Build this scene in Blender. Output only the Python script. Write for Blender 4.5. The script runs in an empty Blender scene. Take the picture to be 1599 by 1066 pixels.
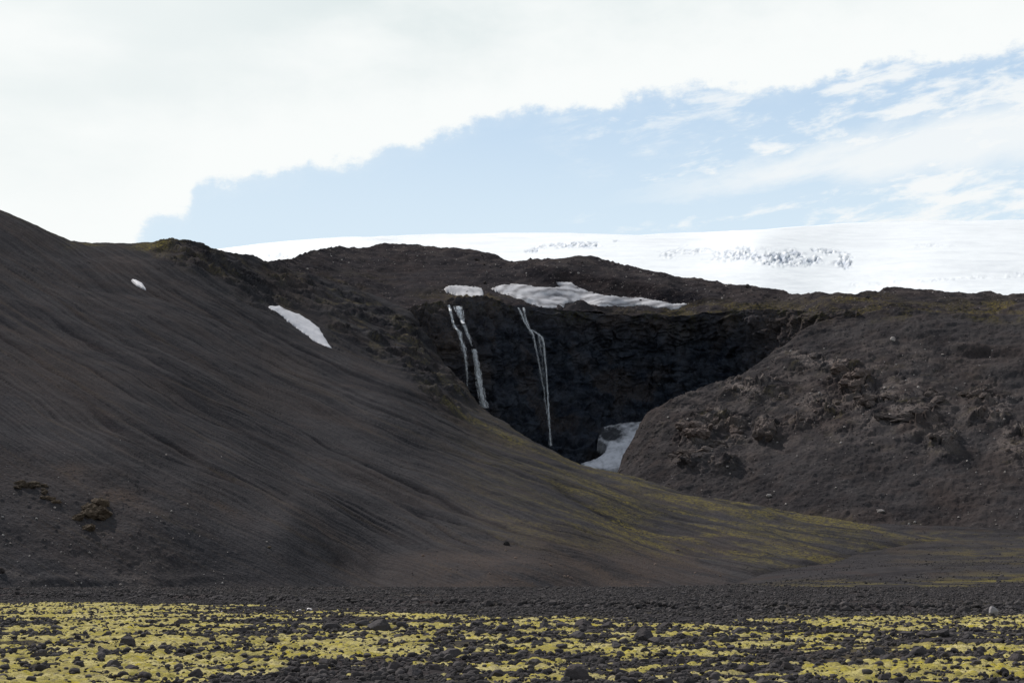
import bpy, math, random
import numpy as np
C = bpy.context.scene
COL = C.collection
R = math.radians
rng = np.random.default_rng(7)

# ------------------------------------------------------------------ camera, sky, sun, exposure
FPX = 2443.0                      # focal length in pixels of a 1599 wide picture
CX, CY, HOR = 799.5, 533.0, 905.0
PITCH = math.atan((HOR - CY) / FPX)
CAMZ = 1.7
cam_data = bpy.data.cameras.new('camera')
cam = bpy.data.objects.new('camera', cam_data); COL.objects.link(cam)
cam_data.sensor_width = 36.0
cam_data.lens = 36.0 * FPX / 1599.0
cam_data.clip_start = 0.5; cam_data.clip_end = 30000
cam.location = (0, 0, CAMZ)
cam.rotation_euler = (math.pi / 2 + PITCH, 0, 0)
C.camera = cam

SUN = np.array([-0.46, 0.55, 0.70]); SUN /= np.linalg.norm(SUN)
SUN_EL = math.asin(SUN[2]); SUN_ROT = math.atan2(SUN[0], SUN[1])
sl = bpy.data.lights.new('sun', 'SUN'); sl.energy = 4.8; sl.angle = R(0.55); sl.color = (1.0, 0.965, 0.92)
so = bpy.data.objects.new('sun', sl); COL.objects.link(so)
so.rotation_euler = (math.acos(SUN[2]), 0, math.atan2(SUN[1], SUN[0]) + math.pi / 2)
so.location = (-300, 200, 600)

C.view_settings.view_transform = 'Standard'; C.view_settings.look = 'None'
C.view_settings.exposure = 0.0; C.view_settings.gamma = 1.0; C.view_settings.use_curve_mapping = False


def W(px, py, Y):
    """the world point at horizontal depth Y (m) seen at a photograph pixel"""
    px = np.asarray(px, float); py = np.asarray(py, float); Y = np.asarray(Y, float)
    a = (px - CX) / FPX; b = (CY - py) / FPX
    dy = math.cos(PITCH) - b * math.sin(PITCH); dz = math.sin(PITCH) + b * math.cos(PITCH)
    k = Y / dy
    return np.stack(np.broadcast_arrays(a * k, Y, CAMZ + dz * k), -1)


def azel(px, py):
    d = W(px, py, 1.0) - np.array([0, 0, CAMZ]); d /= np.linalg.norm(d)
    return math.atan2(d[0], d[1]), math.asin(d[2])


class NT:
    """small helper for node trees"""
    def __init__(s, nt): s.nt = nt; s.n = nt.nodes; s.l = nt.links
    def new(s, t, **kw):
        o = s.n.new(t)
        for k, v in kw.items(): setattr(o, k, v)
        return o
    def put(s, sock, v):
        if isinstance(v, bpy.types.NodeSocket): s.l.new(v, sock)
        elif v is not None: sock.default_value = v
    def m(s, op, a, b=None, c=None, clamp=False):
        o = s.new('ShaderNodeMath', operation=op, use_clamp=clamp)
        for i, v in enumerate((a, b, c)): s.put(o.inputs[i], v)
        return o.outputs[0]
    def step(s, v, lo, hi, t='SMOOTHSTEP', a=0.0, b=1.0):
        o = s.new('ShaderNodeMapRange', interpolation_type=t)
        for i, x in enumerate((v, lo, hi, a, b)): s.put(o.inputs[i], x)
        return o.outputs[0]
    def mix(s, f, a, b, blend='MIX'):
        o = s.new('ShaderNodeMix', data_type='RGBA', blend_type=blend)
        s.put(o.inputs[0], f)
        s.put(o.inputs[6], a if isinstance(a, bpy.types.NodeSocket) else (*a, 1))
        s.put(o.inputs[7], b if isinstance(b, bpy.types.NodeSocket) else (*b, 1))
        return o.outputs[2]
    def noise(s, vec, scale, detail=4, rough=0.55, dist=0.0):
        o = s.new('ShaderNodeTexNoise')
        s.put(o.inputs['Vector'], vec); s.put(o.inputs['Scale'], scale); s.put(o.inputs['Detail'], detail)
        s.put(o.inputs['Roughness'], rough); s.put(o.inputs['Distortion'], dist)
        return o.outputs[0]
    def voro(s, vec, scale, feature='F1'):
        o = s.new('ShaderNodeTexVoronoi', feature=feature)
        s.put(o.inputs['Vector'], vec); s.put(o.inputs['Scale'], scale)
        return o
    def xyz(s, x, y, z=0.0):
        o = s.new('ShaderNodeCombineXYZ')
        for i, v in enumerate((x, y, z)): s.put(o.inputs[i], v)
        return o.outputs[0]


def build_world():
    w = bpy.data.worlds.new('World'); C.world = w; w.use_nodes = True
    t = NT(w.node_tree); t.n.clear()
    out = t.new('ShaderNodeOutputWorld'); bg = t.new('ShaderNodeBackground')
    STR = 0.10
    bg.inputs[1].default_value = STR
    sky = t.new('ShaderNodeTexSky', sky_type='NISHITA', sun_disc=False, sun_elevation=SUN_EL, sun_rotation=SUN_ROT,
                altitude=300, air_density=1.0, dust_density=0.6, ozone_density=1.6)
    tc = t.new('ShaderNodeTexCoord'); d = tc.outputs['Generated']
    sp = t.new('ShaderNodeSeparateXYZ'); t.l.new(d, sp.inputs[0])
    x, y, z = sp.outputs
    az = t.m('ARCTAN2', x, y); el = t.m('ARCSINE', z)
    # lower edge of the cloud deck as a function of azimuth
    edge = [(-200, 420), (120, 430), (195, 408), (222, 372), (240, 352), (284, 332), (301, 314), (306, 298), (332, 287), (400, 281),
            (470, 274), (482, 261), (560, 256), (612, 241), (662, 231), (692, 207), (742, 196), (800, 190), (834, 176), (930, 178),
            (966, 160), (1050, 152), (1100, 136), (1180, 143), (1252, 134), (1300, 122), (1400, 99), (1460, 84), (1520, 76), (1620, 82), (1800, 60)]
    A0, A1 = azel(-200, 533)[0], azel(1800, 533)[0]
    E0, E1 = 0.0, 0.5
    fc = t.new('ShaderNodeFloatCurve'); cv = fc.mapping.curves[0]
    pts = []
    for p, q in edge:
        a, e = azel(p, q); pts.append(((a - A0) / (A1 - A0), (e - E0) / (E1 - E0)))
    cv.points[0].location = pts[0]; cv.points[1].location = pts[-1]
    for p in pts[1:-1]: cv.points.new(*p)
    for p in cv.points: p.handle_type = 'VECTOR'
    fc.mapping.update()
    t.l.new(t.step(az, A0, A1, 'LINEAR'), fc.inputs['Value'])
    e = t.m('MULTIPLY', fc.outputs[0], E1)
    nv = t.xyz(t.m('MULTIPLY', az, 1.0), t.m('MULTIPLY', el, 1.5), 0.3)
    n1 = t.noise(nv, 34, 10, 0.66); n2 = t.noise(nv, 13, 4, 0.5)
    dd = t.m('ADD', t.m('SUBTRACT', el, e), t.m('ADD', t.m('MULTIPLY', t.m('SUBTRACT', n1, 0.5), 0.042), t.m('MULTIPLY', t.m('SUBTRACT', n2, 0.5), 0.032)))
    deck = t.m('ADD', t.m('MULTIPLY', t.step(dd, -0.004, 0.0060), 0.88), t.m('MULTIPLY', t.step(dd, -0.014, 0.004), 0.12))
    # the streaky lower band on the right and scattered wisps
    pa, pb = azel(1040, 304), azel(1599, 200)
    sl_ = (pb[1] - pa[1]) / (pb[0] - pa[0])
    line = t.m('ADD', t.m('MULTIPLY', t.m('SUBTRACT', az, pa[0]), sl_), pa[1])
    off = t.m('SUBTRACT', el, line)
    sv = t.xyz(az, t.m('MULTIPLY', off, 3.2), 1.7)
    ns = t.noise(sv, 11, 8, 0.6, 0.3); nw = t.noise(sv, 24, 9, 0.62, 0.2)
    wid = t.step(az, pa[0] - 0.03, pb[0] + 0.05, 'LINEAR', 0.004, 0.030)
    band = t.m('SUBTRACT', 1.0, t.step(t.m('ADD', t.m('ABSOLUTE', off), t.m('MULTIPLY', t.m('SUBTRACT', ns, 0.5), 0.05)), t.m('MULTIPLY', wid, 0.2), t.m('MULTIPLY', wid, 1.35)))
    band = t.m('MULTIPLY', band, t.m('MULTIPLY', t.step(az, pa[0] - 0.05, pa[0] + 0.09), 0.85))
    side = t.step(az, azel(820, 300)[0], azel(1500, 300)[0], 'SMOOTHSTEP', 0.0, 0.17)
    wl = t.step(el, azel(799, 380)[1], azel(799, 150)[1], 'SMOOTHSTEP', 1.0, 0.9)
    wisp = t.m('MULTIPLY', t.step(t.m('ADD', nw, side), 0.585, 0.78), t.m('MULTIPLY', t.step(az, azel(780, 300)[0], azel(1100, 300)[0]), wl))
    # loose puffs hanging under the deck's edge, and a low bank in the lower right corner
    near = t.m('MULTIPLY', t.step(dd, -0.05, -0.004), t.step(az, azel(800, 300)[0], azel(1000, 300)[0]))
    puff = t.m('MULTIPLY', t.m('MULTIPLY', t.step(nw, 0.47, 0.66), near), 0.75)
    lowb = t.m('MULTIPLY', t.step(az, azel(1330, 300)[0], azel(1470, 300)[0]), t.step(t.m('ABSOLUTE', t.m('SUBTRACT', el, azel(1500, 305)[1])), 0.024, 0.004))
    lowb = t.m('MULTIPLY', lowb, t.step(nw, 0.40, 0.60))
    up = t.step(el, 0.46, 0.80); side_ = t.step(t.m('ABSOLUTE', az), 0.75, 1.35)
    open_ = t.m('MULTIPLY', t.m('SUBTRACT', 1.0, t.m('MULTIPLY', up, 0.80)), t.m('SUBTRACT', 1.0, t.m('MULTIPLY', side_, 0.50)))
    deck = t.m('MULTIPLY', deck, open_)
    cl = t.m('MAXIMUM', deck, t.m('MAXIMUM', band, t.m('MAXIMUM', wisp, t.m('MAXIMUM', puff, lowb))))
    # thickness seen from below: grey inside the deck, bright at its rim and towards the sun
    inner = t.step(dd, 0.012, 0.10)
    g = t.noise(t.xyz(az, t.m('MULTIPLY', el, 2.5), 4.0), 7, 5, 0.5)
    sunward = t.step(az, azel(900, 300)[0], azel(100, 300)[0])
    grey = t.m('MULTIPLY', t.m('MULTIPLY', inner, t.step(g, 0.26, 0.66)), t.m('SUBTRACT', 1.0, t.m('MULTIPLY', sunward, 0.60)))
    k = 1.0 / STR
    ccol = t.mix(grey, (0.96 * k, 0.985 * k, 0.975 * k), (0.70 * k, 0.79 * k, 0.80 * k))
    ccol = t.mix(t.m('MULTIPLY', t.m('MAXIMUM', band, wisp), t.m('SUBTRACT', 1.0, deck)), ccol, (0.93 * k, 0.955 * k, 0.96 * k))
    # clear sky: the sky texture thinned by high haze towards the horizon
    hz = t.step(el, 0.16, 0.42, 'SMOOTHSTEP', 0.93, 0.80)
    hcol = t.mix(t.step(el, azel(799, 400)[1], azel(799, 90)[1]), (0.72 * k, 0.855 * k, 0.955 * k), (0.56 * k, 0.725 * k, 0.905 * k))
    hcol = t.mix(t.m('MULTIPLY', sunward, 0.45), hcol, (0.72 * k, 0.84 * k, 0.93 * k))
    clear = t.mix(t.m('MULTIPLY', hz, open_), sky.outputs[0], hcol)
    t.l.new(t.mix(t.m('MULTIPLY', cl, 0.985), clear, ccol), bg.inputs[0]); t.l.new(bg.outputs[0], out.inputs[0])
    w.cycles.sampling_method = 'MANUAL'; w.cycles.sample_map_resolution = 512


build_world()


# ------------------------------------------------------------------ noise, interpolation, mesh helpers
PERM = np.random.default_rng(11).permutation(256).astype(np.int64)
PERM = np.concatenate([PERM, PERM, PERM])
_g = np.random.default_rng(5).normal(size=(256, 3)); GRAD = _g / np.linalg.norm(_g, axis=1)[:, None]


def perlin(p):
    p = np.asarray(p, float); sh = p.shape[:-1]; p = p.reshape(-1, 3)
    out = np.empty(len(p))
    for s in range(0, len(p), 200000):
        q = p[s:s + 200000]; i = np.floor(q).astype(np.int64); f = q - i; i &= 255
        u = f * f * f * (f * (f * 6 - 15) + 10)
        r = 0.0
        for dx in (0, 1):
            wx = u[:, 0] if dx else 1 - u[:, 0]; a = PERM[i[:, 0] + dx]
            for dy in (0, 1):
                wy = u[:, 1] if dy else 1 - u[:, 1]; b = PERM[a + i[:, 1] + dy]
                for dz in (0, 1):
                    wz = u[:, 2] if dz else 1 - u[:, 2]; g = GRAD[PERM[b + i[:, 2] + dz]]
                    r = r + wx * wy * wz * (g[:, 0] * (f[:, 0] - dx) + g[:, 1] * (f[:, 1] - dy) + g[:, 2] * (f[:, 2] - dz))
        out[s:s + 200000] = r
    return out.reshape(sh) * 1.5


def fbm(p, o=4, gain=0.5, lac=2.03):
    r = 0.0; a = 1.0; q = np.asarray(p, float)
    for k in range(o):
        r = r + a * perlin(q + 17.3 * k); a *= gain; q = q * lac
    return r


def ridged(p, o=4, gain=0.5, lac=2.1):
    r = 0.0; a = 1.0; q = np.asarray(p, float); n = 0
    for k in range(o):
        r = r + a * (1 - 2 * np.abs(perlin(q + 9.1 * k))); n += a; a *= gain; q = q * lac
    return r / n


def worley(p):
    """F1 and F2-F1 of a jittered cell noise, and a random value of the nearest cell"""
    p = np.asarray(p, float); sh = p.shape[:-1]; p = p.reshape(-1, 3)
    F1 = np.empty(len(p)); F2 = np.empty(len(p)); ID = np.empty(len(p))
    for s in range(0, len(p), 200000):
        q = p[s:s + 200000]; i = np.floor(q).astype(np.int64)
        f1 = np.full(len(q), 9.0); f2 = np.full(len(q), 9.0); idd = np.zeros(len(q))
        for dx in (-1, 0, 1):
            for dy in (-1, 0, 1):
                for dz in (-1, 0, 1):
                    c = i + (dx, dy, dz); h = PERM[PERM[PERM[c[:, 0] & 255] + (c[:, 1] & 255)] + (c[:, 2] & 255)]
                    pt = c + 0.5 + GRAD[h] * 0.5
                    d = np.sqrt(((q - pt) ** 2).sum(1))
                    m = d < f1
                    f2 = np.where(m, f1, np.minimum(f2, d)); f1 = np.where(m, d, f1); idd = np.where(m, h / 255.0, idd)
        F1[s:s + 200000] = f1; F2[s:s + 200000] = f2; ID[s:s + 200000] = idd
    return F1.reshape(sh), (F2 - F1).reshape(sh), ID.reshape(sh)


def facets(p, k=1.0):
    """a broken surface of tilted planes, one per cell"""
    p = np.asarray(p, float); sh = p.shape[:-1]; p = p.reshape(-1, 3); out = np.empty(len(p))
    for s in range(0, len(p), 200000):
        q = p[s:s + 200000]; i = np.floor(q).astype(np.int64); best = np.full(len(q), 9.0); val = np.zeros(len(q))
        for dx in (-1, 0, 1):
            for dy in (-1, 0, 1):
                for dz in (-1, 0, 1):
                    c = i + (dx, dy, dz); h = PERM[PERM[PERM[c[:, 0] & 255] + (c[:, 1] & 255)] + (c[:, 2] & 255)]
                    v = q - (c + 0.5 + GRAD[h] * 0.5); d = (v * v).sum(1); m = d < best
                    best = np.where(m, d, best); val = np.where(m, (v * GRAD[(h * 7 + 13) & 255]).sum(1) * k + (h / 255.0 - 0.5), val)
        out[s:s + 200000] = val
    return out.reshape(sh)


def sstep(v, a, b):
    t = np.clip((np.asarray(v, float) - a) / (b - a), 0, 1); return t * t * (3 - 2 * t)


class TPS:
    """thin-plate interpolation of scattered control values"""
    def __init__(s, pts, vals, sc=1000.0, smooth=1e-5):
        s.sc = sc; s.p = np.asarray(pts, float) / sc; n = len(s.p); v = np.asarray(vals, float)
        d2 = ((s.p[:, None] - s.p[None]) ** 2).sum(-1)
        K = np.where(d2 > 0, 0.5 * d2 * np.log(d2 + 1e-20), 0) + np.eye(n) * smooth
        P = np.c_[np.ones(n), s.p]
        A = np.zeros((n + 3, n + 3)); A[:n, :n] = K; A[:n, n:] = P; A[n:, :n] = P.T
        s.w = np.linalg.solve(A, np.r_[v, 0, 0, 0])
    def __call__(s, x, y):
        x, y = np.broadcast_arrays(np.asarray(x, float), np.asarray(y, float)); sh = x.shape
        q = np.stack([x.ravel(), y.ravel()], 1) / s.sc; n = len(s.p); out = np.empty(len(q))
        for k in range(0, len(q), 60000):
            c = q[k:k + 60000]; d2 = ((c[:, None] - s.p[None]) ** 2).sum(-1)
            out[k:k + 60000] = (0.5 * d2 * np.log(d2 + 1e-20)) @ s.w[:n] + s.w[n] + c @ s.w[n + 1:]
        return out.reshape(sh)


def pl(pts):
    a = np.array(pts, float); return lambda x: np.interp(x, a[:, 0], a[:, 1])


def segdist(px, py, pts, closed=False):
    """distance in pixels to a polyline; for a closed one negative outside"""
    px = np.asarray(px, float); py = np.asarray(py, float)
    P = np.array(pts, float); n = len(P); best = np.full(px.shape, 1e9); ins = np.zeros(px.shape, bool)
    for i in range(n if closed else n - 1):
        a, b = P[i], P[(i + 1) % n]; d = b - a; L = max((d * d).sum(), 1e-9)
        t = np.clip(((px - a[0]) * d[0] + (py - a[1]) * d[1]) / L, 0, 1)
        best = np.minimum(best, np.hypot(px - a[0] - t * d[0], py - a[1] - t * d[1]))
        if closed and a[1] != b[1]:
            ins ^= ((a[1] > py) != (b[1] > py)) & (px < (b[0] - a[0]) * (py - a[1]) / (b[1] - a[1]) + a[0])
    return np.where(ins, best, -best) if closed else best


def blob(px, py, cx, cy, rx, ry):
    return np.exp(-(((px - cx) / rx) ** 2 + ((py - cy) / ry) ** 2))


def mk(name, V, F, mat=None, smooth=True, attrs=None, parent=None, link=True):
    """one mesh object out of a vertex array and a face array (all faces of one size)"""
    V = np.ascontiguousarray(V, np.float32).reshape(-1, 3); F = np.ascontiguousarray(F, np.int32); k = F.shape[1]
    me = bpy.data.meshes.new(name)
    me.vertices.add(len(V)); me.vertices.foreach_set('co', V.ravel())
    me.loops.add(F.size); me.loops.foreach_set('vertex_index', F.ravel())
    me.polygons.add(len(F)); me.polygons.foreach_set('loop_start', np.arange(0, F.size, k, dtype=np.int32))
    me.polygons.foreach_set('loop_total', np.full(len(F), k, np.int32))
    me.polygons.foreach_set('use_smooth', np.full(len(F), smooth, bool))
    me.update(calc_edges=True); me.validate()
    for an, av in (attrs or {}).items():
        av = np.asarray(av, np.float32)
        if av.ndim == 2:
            at = me.attributes.new(an, 'FLOAT_COLOR', 'POINT')
            if av.shape[1] == 3: av = np.c_[av, np.zeros(len(av), np.float32)]
            at.data.foreach_set('color', np.ascontiguousarray(av).ravel())
        else:
            at = me.attributes.new(an, 'FLOAT', 'POINT'); at.data.foreach_set('value', np.ascontiguousarray(av))
    if mat: me.materials.append(mat)
    o = bpy.data.objects.new(name, me)
    if link: COL.objects.link(o)
    if parent: o.parent = parent
    return o


def grid_faces(nr, nc):
    i = np.arange(nr * nc).reshape(nr, nc)
    return np.stack([i[:-1, :-1], i[:-1, 1:], i[1:, 1:], i[1:, :-1]], -1).reshape(-1, 4)


def tag(o, label=None, cat=None, group=None, kind=None):
    for k, v in (('label', label), ('category', cat), ('group', group), ('kind', kind)):
        if v: o[k] = v
    return o


# ------------------------------------------------------------------ materials
def base_mat(name, rough=1.0, spec=0.0):
    m = bpy.data.materials.new(name); m.use_nodes = True; t = NT(m.node_tree); t.n.clear()
    out = t.new('ShaderNodeOutputMaterial'); b = t.new('ShaderNodeBsdfPrincipled')
    b.inputs['Roughness'].default_value = rough; b.inputs['Specular IOR Level'].default_value = spec
    t.l.new(b.outputs[0], out.inputs[0])
    return m, t, b, out


def bump(t, h, strength, dist, prev=None):
    o = t.new('ShaderNodeBump'); t.put(o.inputs['Strength'], strength); t.put(o.inputs['Distance'], dist); t.put(o.inputs['Height'], h)
    if prev is not None: t.l.new(prev, o.inputs['Normal'])
    return o.outputs[0]


def terrain_mat(name, lo, hi, moss=(0.13, 0.115, 0.028), rust_light=(0.085, 0.047, 0.032), pale=(0.15, 0.125, 0.112), fine=0.9, bumpd=0.5, stones=0.7, vary=0.04, stone_col=(0.17, 0.155, 0.15), stone_p=0.86, streak=0.0, grit=0.35, tint=0.3):
    m, t, b, out = base_mat(name)
    geo = t.new('ShaderNodeNewGeometry'); pos = geo.outputs['Position']
    at = t.new('ShaderNodeAttribute', attribute_name='mask'); sp = t.new('ShaderNodeSeparateColor'); t.l.new(at.outputs['Color'], sp.inputs[0])
    fl = t.new('ShaderNodeAttribute', attribute_name='flow')
    big = t.noise(pos, vary, 5, 0.6); fin = t.noise(pos, fine, 7, 0.65)
    st = t.noise(fl.outputs['Vector'], 1.0, 5, 0.6); grain0 = t.noise(pos, fine * 0.8, 4, 0.6)
    v = t.m('ADD', t.m('MULTIPLY', big, 0.45), t.m('ADD', t.m('MULTIPLY', fin, 0.55), t.m('MULTIPLY', st, 0.25)))
    col = t.mix(t.step(v, 0.40, 0.88, 'LINEAR'), lo, hi)
    if streak: col = t.mix(t.m('MULTIPLY', t.step(st, 0.56, 0.38), streak), col, (lo[0] * 0.75, lo[1] * 0.75, lo[2] * 0.78))
    col = t.mix(t.m('MULTIPLY', at.outputs['Alpha'], t.step(grain0, 0.25, 0.55)), col, (lo[0] * 0.55, lo[1] * 0.55, lo[2] * 0.6))
    hue = t.noise(pos, vary * 2.3, 3, 0.5)
    col = t.mix(t.m('MULTIPLY', t.step(hue, 0.45, 0.75), tint), col, (hi[0] * 1.05, hi[1] * 0.88, hi[2] * 0.78))
    grain = t.noise(pos, fine * 1.7, 5, 0.7)
    col = t.mix(t.m('MULTIPLY', sp.outputs[2], t.step(grain, 0.32, 0.62)), col, pale)
    col = t.mix(t.m('MULTIPLY', sp.outputs[1], t.step(grain, 0.30, 0.60)), col, rust_light)
    col = t.mix(t.m('MULTIPLY', sp.outputs[0], t.step(t.noise(pos, fine * 0.7, 6, 0.75), 0.42, 0.60)), col, moss)
    vo = t.voro(pos, stones)
    rnd = t.new('ShaderNodeSeparateColor'); t.l.new(vo.outputs['Color'], rnd.inputs[0])
    spk = t.m('MULTIPLY', t.step(vo.outputs['Distance'], 0.42, 0.28), t.step(rnd.outputs[0], stone_p, stone_p + 0.03))
    col = t.mix(spk, col, stone_col)
    g2 = t.noise(pos, fine * 2.6, 3, 0.75)
    col = t.mix(t.m('MULTIPLY', t.step(g2, 0.60, 0.72), 0.55 * grit), col, (hi[0] * 1.9, hi[1] * 1.85, hi[2] * 1.8))
    col = t.mix(t.m('MULTIPLY', t.step(g2, 0.42, 0.30), 0.8 * grit), col, (lo[0] * 0.5, lo[1] * 0.5, lo[2] * 0.5))
    t.l.new(col, b.inputs['Base Color'])
    n = bump(t, fin, 0.75, bumpd)
    n = bump(t, t.m('SUBTRACT', 1.0, vo.outputs['Distance']), 0.35, bumpd * 0.7, n)
    t.l.new(n, b.inputs['Normal'])
    return m


def snow_mat(name, col, dirt_shade, amount, scale=0.05):
    m, t, b, out = base_mat(name, 0.7, 0.25)
    geo = t.new('ShaderNodeNewGeometry'); pos = geo.outputs['Position']
    at = t.new('ShaderNodeAttribute', attribute_name='mask'); sp = t.new('ShaderNodeSeparateColor'); t.l.new(at.outputs['Color'], sp.inputs[0])
    w = t.noise(pos, scale, 6, 0.62, 1.6); f = t.noise(pos, scale * 14, 5, 0.65)
    d = t.m('ADD', t.m('MULTIPLY', t.step(t.m('ADD', t.m('MULTIPLY', w, 0.75), t.m('MULTIPLY', f, 0.25)), 0.42, 0.66), amount), sp.outputs[0], clamp=True)
    c = t.mix(d, col, dirt_shade)
    c = t.mix(sp.outputs[2], c, (0.34, 0.38, 0.45))
    t.l.new(c, b.inputs['Base Color'])
    t.l.new(bump(t, f, 0.5, 0.25), b.inputs['Normal'])
    return m


def rock_mat(name, lo, hi, scale, lich=(0.16, 0.15, 0.13), lamt=0.25):
    m, t, b, out = base_mat(name, 0.95, 0.06)
    tc = t.new('ShaderNodeTexCoord'); geo = t.new('ShaderNodeNewGeometry'); pos = geo.outputs['Position']
    oi = t.new('ShaderNodeObjectInfo')
    n = t.noise(pos, scale, 7, 0.65); n2 = t.noise(pos, scale * 0.35, 3, 0.5)
    c = t.mix(t.step(t.m('ADD', t.m('MULTIPLY', n, 0.7), t.m('MULTIPLY', n2, 0.5)), 0.35, 0.85, 'LINEAR'), lo, hi)
    c = t.mix(t.m('MULTIPLY', t.step(t.noise(pos, scale * 2.6, 4, 0.6), 0.56, 0.72), lamt), c, lich)
    isl = geo.outputs['Random Per Island']
    c = t.mix(t.m('MULTIPLY', t.step(isl, 0.45, 1.0), 0.55), c, (hi[0] * 1.35, hi[1] * 1.33, hi[2] * 1.33))
    c = t.mix(t.m('MULTIPLY', t.step(isl, 0.35, 0.0), 0.6), c, lo)
    c = t.mix(t.m('MULTIPLY', oi.outputs['Random'], 0.45), c, (hi[0] * 1.1, hi[1] * 0.95, hi[2] * 0.86))
    t.l.new(c, b.inputs['Base Color'])
    t.l.new(bump(t, n, 0.8, 0.25 / scale), b.inputs['Normal'])
    return m


M_HILL = terrain_mat('dark_scree', (0.0215, 0.0210, 0.0230), (0.068, 0.0630, 0.0640), streak=0.40, tint=0.18, stone_p=0.985, stones=1.5, stone_col=(0.10, 0.09, 0.085), moss=(0.145, 0.119, 0.038), rust_light=(0.074, 0.056, 0.047), grit=1.0)
M_RIGHT = terrain_mat('rocky_slope', (0.0205, 0.0193, 0.0206), (0.0670, 0.0595, 0.0590), stone_p=0.965, stones=1.0, stone_col=(0.11, 0.10, 0.095), moss=(0.10, 0.082, 0.026), rust_light=(0.058, 0.043, 0.037), pale=(0.20, 0.165, 0.148))
M_CLIFF = terrain_mat('cliff_rock', (0.0098, 0.0136, 0.0212), (0.0520, 0.0570, 0.0690), moss=(0.042, 0.039, 0.018), rust_light=(0.070, 0.055, 0.048), pale=(0.13, 0.115, 0.10), stone_p=2.0, bumpd=0.7, fine=0.6)
M_MOR = terrain_mat('moraine_gravel', (0.0165, 0.0155, 0.0178), (0.054, 0.0475, 0.0485), stone_p=0.93, stones=0.7, stone_col=(0.14, 0.12, 0.11), moss=(0.115, 0.090, 0.028), grit=0.6, rust_light=(0.066, 0.049, 0.042), pale=(0.10, 0.083, 0.074))
M_ICE = snow_mat('glacier_ice', (0.71, 0.72, 0.72), (0.32, 0.34, 0.40), 0.16, 0.004)
M_SNOW = snow_mat('old_snow', (0.43, 0.415, 0.425), (0.12, 0.11, 0.115), 0.25, 0.045)
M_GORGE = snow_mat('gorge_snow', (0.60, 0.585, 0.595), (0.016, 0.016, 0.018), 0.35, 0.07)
M_SNOWC = snow_mat('clean_old_snow', (0.455, 0.445, 0.465), (0.28, 0.265, 0.27), 0.40, 0.08)
M_STONE = rock_mat('basalt_stone', (0.016, 0.015, 0.016), (0.068, 0.062, 0.063), 6.0)
M_GRAVEL = rock_mat('gravel_stone', (0.017, 0.0158, 0.0162), (0.078, 0.0695, 0.0680), 6.0)
M_PALE = rock_mat('pale_stone', (0.16, 0.147, 0.138), (0.36, 0.33, 0.31), 1.2)
M_CRAG = rock_mat('brown_crag', (0.038, 0.032, 0.030), (0.135, 0.111, 0.101), 0.55, (0.14, 0.125, 0.11), 0.5)
M_RED = rock_mat('reddish_rock', (0.05, 0.036, 0.030), (0.20, 0.15, 0.125), 1.2, (0.24, 0.21, 0.18), 0.4)
M_OUT = rock_mat('tan_outcrop', (0.030, 0.024, 0.018), (0.085, 0.066, 0.047), 0.9, (0.08, 0.062, 0.045), 0.3)
M_DARKB = rock_mat('dark_boulder', (0.016, 0.015, 0.016), (0.055, 0.048, 0.046), 0.9)


# ------------------------------------------------------------------ landforms
LAY = {}


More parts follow.
